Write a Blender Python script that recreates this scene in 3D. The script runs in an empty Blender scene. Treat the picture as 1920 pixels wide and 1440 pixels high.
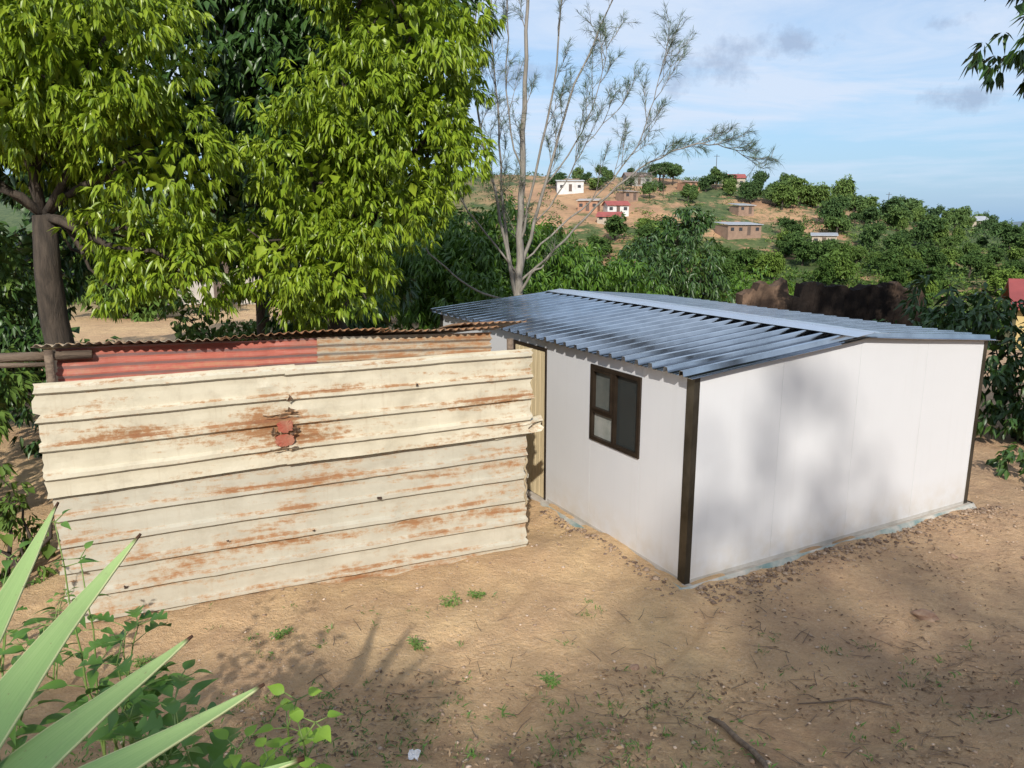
import bpy, math, random
import numpy as np
from mathutils import Vector, Matrix
rng = np.random.default_rng(7); random.seed(7)
C = bpy.context.scene.collection

# ---------------------------------------------------------------- helpers
def add_mesh(name, v, f, mat=None, parent=None, smooth=False):
    me = bpy.data.meshes.new(name)
    if isinstance(f, np.ndarray):
        v = np.asarray(v, dtype=np.float32); k = f.shape[1]
        me.vertices.add(len(v)); me.vertices.foreach_set("co", v.ravel())
        me.loops.add(f.size); me.loops.foreach_set("vertex_index", f.astype(np.int32).ravel())
        me.polygons.add(len(f)); me.polygons.foreach_set("loop_start", np.arange(0, f.size, k, dtype=np.int32))
        me.update(calc_edges=True); me.validate()
    else:
        me.from_pydata([tuple(p) for p in v], [], [tuple(q) for q in f]); me.update()
    if smooth: me.polygons.foreach_set("use_smooth", [True]*len(me.polygons))
    o = bpy.data.objects.new(name, me); C.objects.link(o)
    if mat: me.materials.append(mat)
    if parent: o.parent = parent
    return o
def empty(name, loc, rotz=0, label=None, cat=None, group=None):
    o = bpy.data.objects.new(name, None); C.objects.link(o)
    o.location = loc; o.rotation_euler = (0, 0, rotz); o.empty_display_size = .2
    meta(o, label, cat, group); return o
def meta(o, label=None, cat=None, group=None):
    if label: o["label"] = label
    if cat: o["category"] = cat
    if group: o["group"] = group
class MB:
    def __init__(s): s.v = []; s.f = []
    def add(s, v, f):
        b = len(s.v); s.v += [tuple(p) for p in v]; s.f += [tuple(i+b for i in q) for q in f]
    def box(s, x0, x1, y0, y1, z0, z1):
        s.add([(x0,y0,z0),(x1,y0,z0),(x1,y1,z0),(x0,y1,z0),(x0,y0,z1),(x1,y0,z1),(x1,y1,z1),(x0,y1,z1)],
              [(0,3,2,1),(4,5,6,7),(0,1,5,4),(1,2,6,5),(2,3,7,6),(3,0,4,7)])
    def tube(s, pts, rad, n=7):
        pts = [Vector(p) for p in pts]; vs = []; fs = []
        for i, p in enumerate(pts):
            t = (pts[min(i+1, len(pts)-1)] - pts[max(i-1, 0)]).normalized()
            a = t.cross(Vector((0.13, 0.97, 0.2))).normalized(); b = t.cross(a)
            r = rad[i]
            for k in range(n):
                an = 2*math.pi*k/n
                vs.append(p + a*math.cos(an)*r + b*math.sin(an)*r)
        for i in range(len(pts)-1):
            for k in range(n):
                fs.append((i*n+k, i*n+(k+1) % n, (i+1)*n+(k+1) % n, (i+1)*n+k))
        fs.append(tuple(range(n))[::-1]); fs.append(tuple((len(pts)-1)*n+k for k in range(n)))
        s.add(vs, fs)
    def obj(s, name, mat=None, parent=None, smooth=False, bevel=0):
        o = add_mesh(name, s.v, s.f, mat, parent, smooth)
        if bevel:
            m = o.modifiers.new("b", 'BEVEL'); m.width = bevel; m.segments = 2
        return o
def ss(t):
    t = np.clip(t, 0, 1); return t*t*(3-2*t)

# ---------------------------------------------------------------- materials
class NT:
    def __init__(s, name):
        s.m = bpy.data.materials.new(name); s.m.use_nodes = True
        s.t = s.m.node_tree; s.b = s.t.nodes["Principled BSDF"]; s.out = s.t.nodes["Material Output"]
        s.tc = s.t.nodes.new("ShaderNodeTexCoord"); s.geo = s.t.nodes.new("ShaderNodeNewGeometry")
    def n(s, ty, **k):
        nd = s.t.nodes.new(ty)
        for a, b in k.items(): setattr(nd, a, b)
        return nd
    def l(s, a, b): s.t.links.new(a, b)
    def put(s, sock, val):
        if isinstance(val, bpy.types.NodeSocket): s.l(val, sock)
        else: sock.default_value = val
    def vec(s, src, scale):
        m = s.n("ShaderNodeMapping"); s.l(src, m.inputs[0]); m.inputs[3].default_value = scale; return m.outputs[0]
    def noise(s, src, scale, detail=6, rough=.6, dist=0):
        x = s.n("ShaderNodeTexNoise"); s.l(src, x.inputs["Vector"])
        x.inputs["Scale"].default_value = scale; x.inputs["Detail"].default_value = detail
        x.inputs["Roughness"].default_value = rough; x.inputs["Distortion"].default_value = dist
        return x.outputs[0]
    def ramp(s, fac, lo, hi, a=0., b=1.):
        x = s.n("ShaderNodeMapRange"); x.clamp = True; s.put(x.inputs[0], fac)
        x.inputs[1].default_value = lo; x.inputs[2].default_value = hi; x.inputs[3].default_value = a; x.inputs[4].default_value = b
        return x.outputs[0]
    def math(s, op, a, b=0.):
        x = s.n("ShaderNodeMath", operation=op); s.put(x.inputs[0], a); s.put(x.inputs[1], b); return x.outputs[0]
    def mix(s, fac, a, b):
        x = s.n("ShaderNodeMix", data_type='RGBA'); s.put(x.inputs[0], fac)
        for sk, v in ((x.inputs[6], a), (x.inputs[7], b)):
            if isinstance(v, tuple): sk.default_value = (*v, 1)
            else: s.l(v, sk)
        return x.outputs[2]
    def bump(s, h, strength=.3, dist=.02):
        x = s.n("ShaderNodeBump"); s.l(h, x.inputs["Height"]); x.inputs["Strength"].default_value = strength
        x.inputs["Distance"].default_value = dist; s.l(x.outputs[0], s.b.inputs["Normal"])
    def sep(s, src):
        x = s.n("ShaderNodeSeparateXYZ"); s.l(src, x.inputs[0]); return x.outputs
    def dist(s):
        d = s.n("ShaderNodeVectorMath", operation='LENGTH'); s.l(s.geo.outputs["Position"], d.inputs[0]); return d.outputs["Value"]

def simple(name, c1, c2, scale=5, rough=.7, metal=0, stretch=(1,1,1), bump=.2, bdist=.01):
    N = NT(name); v = N.vec(N.tc.outputs["Object"], stretch)
    f = N.ramp(N.noise(v, scale), .35, .65)
    N.l(N.mix(f, c1, c2), N.b.inputs["Base Color"])
    N.b.inputs["Roughness"].default_value = rough; N.b.inputs["Metallic"].default_value = metal
    if bump: N.bump(N.noise(v, scale*4), bump, bdist)
    return N.m
def leafmat(name, c1, c2, c3, rough=.42, trans=.35, spec=.5, haze=False):
    N = NT(name)
    isl = N.geo.outputs["Random Per Island"]
    big = N.ramp(N.noise(N.tc.outputs["Object"], 1.1, 2), .35, .65)
    col = N.mix(isl, c1, c2); col = N.mix(N.math('MULTIPLY', big, .6), col, c3)
    if haze: col = N.mix(N.ramp(N.dist(), 120, 340, 0, .2), col, (.17,.24,.27))  # aerial haze painted into the leaf colour with distance
    N.l(col, N.b.inputs["Base Color"]); N.b.inputs["Roughness"].default_value = rough
    N.b.inputs["Specular IOR Level"].default_value = spec
    if trans > .12:
        tr = N.n("ShaderNodeBsdfTranslucent"); N.l(col, tr.inputs[0])
        mx = N.n("ShaderNodeMixShader"); mx.inputs[0].default_value = trans
        N.l(N.b.outputs[0], mx.inputs[1]); N.l(tr.outputs[0], mx.inputs[2]); N.l(mx.outputs[0], N.out.inputs[0])
    return N.m

LEAF_BRIGHT = leafmat("leaf_bright", (.12,.21,.014), (.36,.46,.04), (.22,.33,.02), trans=.28, rough=.36)
LEAF_MANGO = leafmat("leaf_mango", (.05,.13,.015), (.14,.26,.03), (.10,.20,.02), trans=.2)
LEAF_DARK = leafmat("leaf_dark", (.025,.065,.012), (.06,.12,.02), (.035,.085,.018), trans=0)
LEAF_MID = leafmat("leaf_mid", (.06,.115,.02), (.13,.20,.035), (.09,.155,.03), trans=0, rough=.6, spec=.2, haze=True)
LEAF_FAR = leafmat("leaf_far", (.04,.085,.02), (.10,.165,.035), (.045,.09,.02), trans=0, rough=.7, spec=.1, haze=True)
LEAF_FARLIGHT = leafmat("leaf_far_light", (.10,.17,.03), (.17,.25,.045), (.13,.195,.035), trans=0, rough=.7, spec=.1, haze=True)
LEAF_WEED = leafmat("leaf_weed", (.07,.17,.03), (.16,.30,.055), (.11,.23,.04), trans=.25)
LEAF_WEEDL = leafmat("leaf_weed_light", (.22,.40,.04), (.34,.52,.07), (.27,.45,.05), trans=.35)
LEAF_GREY = leafmat("needle_grey", (.055,.095,.045), (.11,.16,.07), (.08,.12,.055), trans=0, rough=.7)
BARK = simple("bark", (.035,.028,.022), (.085,.066,.05), 3, .95, 0, (6,6,1), .8, .02)
BARK_PALE = simple("bark_pale", (.18,.165,.14), (.31,.285,.25), 3, .9, 0, (6,6,1), .5, .01)
STEM_G = simple("stem_green", (.14,.24,.05), (.22,.3,.08), 8, .6)
CONCRETE = simple("concrete", (.36,.32,.27), (.5,.45,.39), 9, .9, 0, (1,1,1), .6, .01)
TRIM = simple("dark_metal_trim", (.045,.04,.03), (.12,.11,.09), 3, .38, .75, (1,1,.6), .05)
FRAME = simple("bronze_frame", (.035,.025,.018), (.055,.04,.028), 6, .4, .5, bump=0)
WOOD = simple("door_wood", (.62,.5,.3), (.74,.62,.4), 4, .6, 0, (8,8,.5), .2)
OLDWOOD = simple("weathered_wood", (.12,.085,.06), (.25,.185,.13), 4, .9, 0, (1,8,8), .7, .02)

# white panel wall
N = NT("white_panel")
o = N.tc.outputs["Object"]
d = N.ramp(N.noise(o, 1.3, 5), .4, .75, 0, .35)
zz = N.sep(o)[2]
low = N.math('MULTIPLY', N.ramp(zz, .0, .5, .8, 0), N.ramp(N.noise(o, 6, 5), .3, .7))
streak = N.ramp(N.noise(N.vec(o, (9,9,.5)), 1.5, 5), .55, .8, 0, .25)
c = N.mix(d, (.66,.67,.69), (.60,.61,.63)); c = N.mix(streak, c, (.55,.55,.54)); c = N.mix(low, c, (.53,.47,.38))
N.l(c, N.b.inputs["Base Color"]); N.b.inputs["Roughness"].default_value = .45
N.bump(N.noise(o, 2.2, 3), .15, .02); WHITE = N.m

def galv(name, base, dark, rough, metal=.95):
    N = NT(name); o = N.tc.outputs["Object"]
    f = N.ramp(N.noise(o, 3, 6), .35, .7); N.l(N.mix(f, base, dark), N.b.inputs["Base Color"])
    N.b.inputs["Metallic"].default_value = metal
    N.l(N.ramp(N.noise(o, 7, 4), .3, .7, rough*.8, rough*1.4), N.b.inputs["Roughness"])
    N.bump(N.noise(N.vec(o, (.7,5,1)), 2, 3), .08, .02); return N.m
ROOF = galv("galvanised_roof", (.54,.56,.58), (.36,.38,.40), .12, 1.)
RIDGE = galv("galvanised_ridge", (.70,.74,.79), (.64,.68,.73), .3, .85)

def tinmat(name, paint1, paint2, rust_lo, rust_hi, tear=None):
    N = NT(name); o = N.tc.outputs["Object"]
    p = N.mix(N.ramp(N.noise(N.vec(o, (1,1,1)), 1.6, 8, .7), .35, .65), paint1, paint2)
    grime = N.ramp(N.noise(N.vec(o, (1,1,1.3)), 4, 9, .7), .5, .72, 0, .42)
    p = N.mix(grime, p, (.30,.26,.19))
    drip = N.ramp(N.noise(N.vec(o, (12,1,.9)), 1.6, 6, .7), .56, .74, 0, .35); p = N.mix(drip, p, (.36,.27,.17))
    big = N.noise(N.vec(o, (.42,1,3.2)), 1.6, 6, .68, .3)
    fine = N.noise(N.vec(o, (1,1,1.4)), 13, 10, .78)
    s = N.math('ADD', N.math('MULTIPLY', big, .66), N.math('MULTIPLY', fine, .38))
    vt = N.n("ShaderNodeVectorTransform"); vt.convert_from = 'WORLD'; vt.convert_to = 'OBJECT'; N.l(N.geo.outputs["True Normal"], vt.inputs[0])
    nz = N.sep(vt.outputs[0])[2]
    s = N.math('ADD', s, N.ramp(nz, .35, .7, 0, .06))
    if tear:
        m = N.n("ShaderNodeVectorMath", operation='DISTANCE')
        mp = N.vec(o, (.7,0,1.2)); N.l(mp, m.inputs[0]); m.inputs[1].default_value = (tear[0]*.7, 0, tear[1]*1.2)
        s = N.math('ADD', s, N.ramp(m.outputs["Value"], .05, .48, .17, 0))
    p = N.mix(N.ramp(nz, -.3, -.7, 0, .7), p, (.40,.42,.43))
    r = N.ramp(s, rust_lo, rust_hi)
    rc = N.mix(N.ramp(fine, .35, .7), (.11,.04,.02), (.36,.16,.065))
    rc2 = N.mix(N.ramp(s, rust_lo, rust_hi+.07), (.45,.28,.14), rc)
    N.l(N.mix(r, p, rc2), N.b.inputs["Base Color"])
    N.l(N.ramp(r, 0, 1, .5, .9), N.b.inputs["Roughness"])
    N.bump(N.math('ADD', N.math('MULTIPLY', fine, .4), N.noise(o, 2.8, 3)), .2, .01); return N.m
TIN_A = tinmat("painted_tin", (.64,.59,.46), (.54,.49,.37), .560, .635, tear=(1.88, 1.60))
TIN_B = tinmat("painted_tin_worn", (.52,.49,.40), (.44,.41,.33), .525, .62)
TIN_RED = tinmat("red_tin", (.44,.12,.08), (.34,.10,.07), .58, .75)
TIN_GREY = tinmat("grey_tin", (.44,.40,.31), (.36,.32,.24), .5, .62)
TIN_ROOF = tinmat("rusted_roof_tin", (.20,.12,.08), (.13,.08,.06), .45, .6)

# ---------------------------------------------------------------- terrain
def terrain(x, y):
    x = np.asarray(x, float); y = np.asarray(y, float)
    z = 1.85*ss((5.7-y)/6.2)
    z = z + 6.5*ss((-y-4)/24)
    z = z + .75*np.exp(-((x-5.0)**2/3.2+(y-3.9)**2/1.8)) + .42*np.exp(-((x+1.7)**2/.5+(y-1.1)**2/.4))
    z = z + .12*np.exp(-((x-.5)**2/.5+(y-7.2)**2/.4)) + .10*np.exp(-((x+1.2)**2/2.+(y-5.9)**2/.5))
    near = ss((16-np.hypot(x, y-4))/4)
    z = z + near*(.018*np.sin(3.1*x+1.3*y)+.014*np.sin(5.3*y-2.2*x+1)+.01*np.sin(9*x+4*y)+.006*np.sin(17*x-11*y)+.005*np.sin(23*y+13*x))
    rut = np.abs(np.sin(1.6*x-.9*y+.8*np.sin(1.7*y)+.4*np.sin(4*x))); z = z - near*.035*np.exp(-(rut/.16)**2)*ss((7.2-y)/1.5)
    y0 = 36-22*ss((x+5)/7)
    z = z - 10.*ss((y-y0)/62.)
    z = z + 24*np.exp(-((x-25)**2/(2*92**2)+(y-240)**2/(2*60**2)))
    z = z + 25*np.exp(-((x+190)**2/(2*120**2)+(y-320)**2/(2*90**2)))
    far = ss((np.hypot(x, y)-60)/80)
    z = z + far*(1.1*np.sin(x*.06+1)*np.sin(y*.05)+.5*np.sin(x*.17+y*.11))
    r = np.hypot(x, y); a = np.arctan2(x, y)
    z = z + ss((r-500)/500)*(6*np.sin(a*7+r*.004)+4*np.sin(a*17+1)) + 34*np.exp(-((r-2900)/600)**2)*(.75+.25*np.sin(a*21)+.12*np.sin(a*53))
    return z
def T(x, y): return float(terrain(x, y))

nr, na = 400, 640
rs = np.concatenate([[0.3], np.geomspace(.8, 12, 190), np.geomspace(12.4, 9000, nr-191)])
an = np.linspace(-math.pi, math.pi, na, endpoint=False)
an = an - .62*np.sin(an)
R, A = np.meshgrid(rs, an, indexing='ij')
X = R*np.sin(A); Y = R*np.cos(A)
V = np.stack([X, Y, terrain(X, Y)], -1).reshape(-1, 3)
i, j = np.meshgrid(np.arange(nr-1), np.arange(na), indexing='ij')
a_ = i*na+j; b_ = i*na+(j+1) % na; F = np.stack([a_, b_, b_+na, a_+na], -1).reshape(-1, 4)
N = NT("ground_soil"); P = N.geo.outputs["Position"]
sx, sy, sz = N.sep(P)[0], N.sep(P)[1], N.sep(P)[2]
n1 = N.ramp(N.noise(P, .55, 6, .6), .36, .64); n2 = N.noise(P, 4.5, 9, .7); n3 = N.noise(P, 28, 6, .75)
n0 = N.noise(P, 1.3, 7, .68, .4)
soil = N.mix(n1, (.80,.56,.30), (.68,.45,.25))
soil = N.mix(N.ramp(n0, .42, .62, 0, .5), soil, (.54,.34,.20))
soil = N.mix(N.ramp(sx, 1.2, 3.6, 0, .45), soil, (.56,.37,.24))  # shade of the right yard put into the soil colour
soil = N.mix(N.ramp(n2, .45, .70, 0, .5), soil, (.44,.28,.165))
soil = N.mix(N.ramp(n3, .5, .7, 0, .5), soil, (.80,.63,.43))
soil = N.mix(N.ramp(N.noise(P, 60, 3, .7), .58, .69, 0, .55), soil, (.28,.175,.11))
litter = N.math('MULTIPLY', N.ramp(sy, 5.4, 3.9), N.ramp(N.noise(P, 1.7, 9, .78), .43, .58))
soil = N.mix(N.math('MULTIPLY', litter, .55), soil, (.29,.18,.115))
litter2 = N.math('MULTIPLY', N.ramp(sx, 1.8, 3.6), N.ramp(N.noise(P, 2.4, 9, .78), .43, .60))
soil = N.mix(N.math('MULTIPLY', litter2, .5), soil, (.36,.23,.155))
grass = N.mix(N.ramp(N.noise(P, .5, 10, .8), .4, .6), (.045,.075,.02), (.12,.15,.05))
soil2 = N.mix(N.ramp(N.noise(P, .12, 8, .7), .4, .6), (.50,.30,.16), (.36,.21,.12))
topm = N.math('MULTIPLY', N.ramp(sz, -1, 8), N.ramp(sx, 70, 40)); patch2 = N.ramp(N.math('ADD', N.math('MULTIPLY', topm, .10), N.noise(P, .04, 10, .78)), .51, .57)
patch2 = N.math('MULTIPLY', patch2, N.ramp(sx, -20, 5))
farc = N.mix(patch2, grass, soil2)
dl = N.dist()
farmask = N.ramp(dl, 30, 40)
col = N.mix(farmask, soil, farc)
col = N.mix(N.ramp(dl, 120, 340, 0, .18), col, (.19,.25,.28)); col = N.mix(N.ramp(dl, 340, 2200, 0, .8), col, (.16,.23,.29))  # aerial haze painted into the far ground colour
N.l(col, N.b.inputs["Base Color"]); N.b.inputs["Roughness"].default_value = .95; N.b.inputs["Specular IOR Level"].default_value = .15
hh = N.math('ADD', N.math('MULTIPLY', n2, 1.), N.math('MULTIPLY', n3, .5))
hh = N.math('ADD', hh, N.math('MULTIPLY', N.noise(P, 90, 4, .7), .18)); hh = N.math('ADD', hh, N.math('MULTIPLY', n0, 1.4))
N.bump(hh, .95, .07)
g = add_mesh("ground", V, F, N.m, smooth=True); g["kind"] = "structure"

# ---------------------------------------------------------------- foliage
def unit(v): return v/np.maximum(np.linalg.norm(v, axis=-1, keepdims=True), 1e-6)
def leaves(pos, d, L, W, droop=.25):
    n = len(pos); d = unit(d)
    up = unit(rng.normal(size=(n, 3))*.5+np.array([0, 0, 1.]))
    s = unit(np.cross(d, up)); nn = np.cross(s, d)
    L = L[:, None]; W = W[:, None]
    B = pos; Cn = pos+d*L*.5-nn*W*.18; Tp = pos+d*L+np.array([0, 0, -1.])*L*droop
    Lf = pos+d*L*.42+s*W*.5+nn*W*.12; Rt = pos+d*L*.42-s*W*.5+nn*W*.12
    v = np.stack([B, Cn, Tp, Lf, Rt], 1).reshape(-1, 3)
    b = np.arange(n)[:, None]*5
    f = np.concatenate([b+np.array([[0, 4, 1]]), b+np.array([[0, 1, 3]]), b+np.array([[1, 4, 2]]), b+np.array([[1, 2, 3]])], 0)
    return v, f
def merge(parts):
    vs = []; fs = []; o = 0
    for v, f in parts:
        vs.append(v); fs.append(f+o); o += len(v)
    return np.concatenate(vs), np.concatenate(fs)
def crown(lobes, L=.16, W=.05, per_area=9, tips=16, k=8, rc=.36, inner=1.0, dens_inner=70, down=.8, innerL=1.3):
    parts = []
    for (cx, cy, cz, rx, ry, rz) in lobes:
        c = np.array([cx, cy, cz]); rad = np.array([rx, ry, rz])
        area = 4*math.pi*((rx*ry+ry*rz+rx*rz)/3)
        nc = max(6, int(area*per_area*.25))
        u = unit(rng.normal(size=(nc, 3)))
        cc = c+u*rad*rng.uniform(.62, 1.08, (nc, 1))
        nt = nc*tips
        ci = np.repeat(np.arange(nc), tips)
        off = unit(rng.normal(size=(nt, 3))+u[ci]*.5)*rc*rng.uniform(.55, 1.1, (nt, 1))*rng.uniform(.65, 1.3, (nc, 1))[ci]
        off[:, 2] *= .75
        tp = cc[ci]+off; outd = unit(off+u[ci]*rc*.6)
        m = nt*k; ti = np.repeat(np.arange(nt), k)
        rd = unit(rng.normal(size=(m, 3)))
        d = rd*.75+outd[ti]*.5; d[:, 2] -= down
        pos = tp[ti]+rd*L*.15
        parts.append(leaves(pos, d, L*rng.uniform(.6, 1.3, m), W*rng.uniform(.8, 1.25, m)))
        ni = int(rx*ry*rz*4.2*dens_inner*inner)
        if ni:
            q = unit(rng.normal(size=(ni, 3)))*rng.uniform(.2, .72, (ni, 1))**.6
            d = rng.normal(size=(ni, 3)); d[:, 2] -= .5
            parts.append(leaves(c+q*rad, d, L*innerL*rng.uniform(.8, 1.3, ni), W*innerL*2.2*rng.uniform(.8, 1.3, ni)))
    return merge(parts)
def wob(p0, p1, n, amp):
    p0 = np.array(p0, float); p1 = np.array(p1, float); L = np.linalg.norm(p1-p0)
    pts = [p0+(p1-p0)*t for t in np.linspace(0, 1, n)]
    for q in range(1, n-1): pts[q] = pts[q]+rng.normal(size=3)*amp*L
    return pts
def tree(name, base, trunk_top, r0, lobes, leafm, barkm, label, group=None, sub=3, limb=.4, **kw):
    e = empty(name, base, 0, label, "tree", group)
    b = np.array(base); mb = MB()
    tt = np.array(trunk_top)-b
    pts = wob((0, 0, -.3), tt, 7, .02)
    mb.tube(pts, np.linspace(r0*1.15, r0*.72, 7), 10)
    for lb in lobes:
        c = np.array(lb[:3])-b
        st = np.array(pts[6]) if limb < .35 else np.array(pts[random.choice([4, 5, 6])])
        p = wob(st, c, 6, .05); mb.tube(p, np.linspace(r0*limb, r0*.1, 6), 7)
        for q in range(sub):
            s0 = np.array(p[random.choice([2, 3, 4, 5])])
            t0 = c+unit(rng.normal(size=3))*np.array(lb[3:])*.8
            mb.tube(wob(s0, t0, 4, .06), np.linspace(r0*.12, .01, 4), 5)
    mb.obj("trunk", barkm, e, smooth=True)
    v, f = crown([(l[0]-b[0], l[1]-b[1], l[2]-b[2], *l[3:]) for l in lobes], **kw)
    add_mesh("crown", v, f, leafm, e)
    return e

kwb = dict(per_area=13, tips=17, k=8, L=.122, W=.041, rc=.32, dens_inner=60)
tree("broadleaf_tree", (-5.6, 9.2, T(-5.6, 9.2)), (-5.55, 9.2, 3.5), .18,
     [(-6.6,9.0,4.85,1.1,1.1,.75), (-5.35,8.8,5.1,1.05,1.1,.85), (-4.4,8.8,5.4,.9,1.,.9), (-4.1,9.0,4.25,.65,.7,.75),
      (-4.3,9.2,3.25,.68,.6,.5), (-3.75,9.1,2.85,.4,.4,.38), (-4.7,9.3,2.75,.35,.4,.3), (-5.9,9.4,6.6,1.8,1.5,.9), (-8.0,9.3,5.4,1.2,1.3,1.0), (-5.1,9.6,4.3,.8,.7,.5)],
     LEAF_BRIGHT, BARK, "tall broadleaf tree with drooping bright green leaves behind the tin shed", sub=2, limb=.3, **kwb)
tree("broadleaf_tree", (-2.5, 10.9, T(-2.5, 10.9)), (-2.4, 10.9, 3.2), .18,
     [(-1.3,10.5,5.8,.9,1.1,1.1), (-1.9,10.3,5.0,.9,1.,.75), (-1.4,10.3,4.35,.9,1.,.8), (-2.6,10.1,4.1,.85,.9,.75),
      (-1.75,10.3,3.55,.75,.8,.6), (-2.85,9.9,3.1,.7,.8,.7), (-2.25,10.0,2.8,.65,.75,.7), (-1.9,10.8,7.0,1.3,1.4,.8), (-.8,10.6,4.9,.4,.5,.5)],
     LEAF_BRIGHT, BARK, "dense broadleaf tree with hanging yellow green leaves beside the cabin", sub=2, limb=.3, **kwb)
kwd = dict(per_area=6, tips=12, k=6, L=.22, W=.08, rc=.45, dens_inner=45)
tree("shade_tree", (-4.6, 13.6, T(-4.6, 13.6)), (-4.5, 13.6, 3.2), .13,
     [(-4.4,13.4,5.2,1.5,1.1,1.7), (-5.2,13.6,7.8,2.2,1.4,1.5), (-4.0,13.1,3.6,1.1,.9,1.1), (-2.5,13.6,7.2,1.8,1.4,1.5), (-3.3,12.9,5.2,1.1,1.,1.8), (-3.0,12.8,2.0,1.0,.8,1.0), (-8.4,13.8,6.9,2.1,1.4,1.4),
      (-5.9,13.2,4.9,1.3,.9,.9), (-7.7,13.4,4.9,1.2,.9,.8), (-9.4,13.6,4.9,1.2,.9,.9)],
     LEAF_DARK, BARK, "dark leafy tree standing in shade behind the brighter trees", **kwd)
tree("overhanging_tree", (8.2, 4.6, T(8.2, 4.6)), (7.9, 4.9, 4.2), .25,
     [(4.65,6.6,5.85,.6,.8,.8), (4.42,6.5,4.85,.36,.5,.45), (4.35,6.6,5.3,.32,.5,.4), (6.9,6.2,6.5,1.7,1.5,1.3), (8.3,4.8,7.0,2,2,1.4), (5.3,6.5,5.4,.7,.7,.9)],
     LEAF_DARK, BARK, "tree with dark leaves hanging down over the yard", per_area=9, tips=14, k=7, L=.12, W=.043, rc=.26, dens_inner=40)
# tall sparse trees up the bank behind the yard; their crowns soften the low sun
kws = dict(per_area=1.1, tips=8, k=5, L=.36, W=.2, rc=1.0, dens_inner=.6, sub=4)
tree("bank_tree", (2.4, -26, T(2.4, -26)), (2.3, -26, 17.5), .3,
     [(1.6,-26,21.0,1.1,1.5,1.2), (.8,-26,20.3,.9,1.5,.8), (3.0,-26,20.0,1.3,1.5,1.0)],
     LEAF_DARK, BARK, "tall sparse tree high on the bank above the yard", **{**kws, "per_area": 1.25, "rc": .85, "L": .3})
for (x, dz) in ((-8.5, .1), (-5.4, .4), (-2.9, .6), (.1, .3), (3.6, .45), (6.8, .8), (10.2, 1.0)):
    tree("bank_tree", (x, -27, T(x, -27)), (x, -27, 14), .22, [(x,-27,17.1+dz,2.1,1.8,1.8), (x+1,-27,15.2+dz,2.2,1.8,1.6)],
         LEAF_DARK, BARK, "slender leafy tree growing on the bank above the yard", **{**kws, "per_area": 5.5, "rc": .85})

for (bx, by, lobes, m, lab) in [
  (-1.4, 19.5, [(-1.6,19.3,2.3,1.7,1.5,1.2), (-.2,19.5,2.5,1.6,1.5,1.2), (-2.8,19.2,1.3,1.4,1.3,1.3), (-.6,18.7,1.5,1.6,1.2,1.1)], LEAF_MANGO, "round mango tree with dense bright green crown"),
  (1.9, 21., [(1.3,20.6,2.0,1.4,1.5,1.2), (2.7,21,1.4,1.3,1.4,1.0), (2.0,20.2,1.0,1.6,1.2,1.2)], LEAF_MANGO, "mango tree with a low dense crown of green leaves"),
  (.4, 16.8, [(.9,16.9,1.3,1.1,.9,.8),(-.3,16.9,1.35,1.0,.9,.8)], LEAF_MANGO, "low mango tree with dense green leaves beside the cabin"),
  (5.0, 25., [(4.5,25,1.7,1.1,1.1,1.0),(5.8,25,2.0,.8,1.,.9),(5.6,25,.8,1.4,1.2,1.0)], LEAF_DARK, "dark green tree behind the white cabin"),
  (8.8, 30., [(8.2,30,-.1,1.5,1.3,1.0),(9.8,30,.4,1.3,1.3,1.1)], LEAF_MANGO, "light green leafy tree down the slope")]:
    tree("mango_tree", (bx, by, T(bx, by)), (bx, by, lobes[0][2]-.4), .14, lobes, m, BARK, lab, per_area=8, tips=12, k=7, L=.22, W=.055, rc=.42, dens_inner=25)
tree("slim_tree", (6.6, 33, T(6.6, 33)), (6.7, 33, 1.6), .12,
     [(6.0,33,2.3,.7,.7,.6), (7.1,33,3.0,.7,.7,.7), (7.8,33,3.4,.5,.5,.6), (6.6,33,1.4,.9,.7,.6)], LEAF_DARK, BARK,
     "slim dark tree with open branches on the valley slope", per_area=6, tips=10, k=6, L=.28, W=.1, rc=.35, dens_inner=12)

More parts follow.
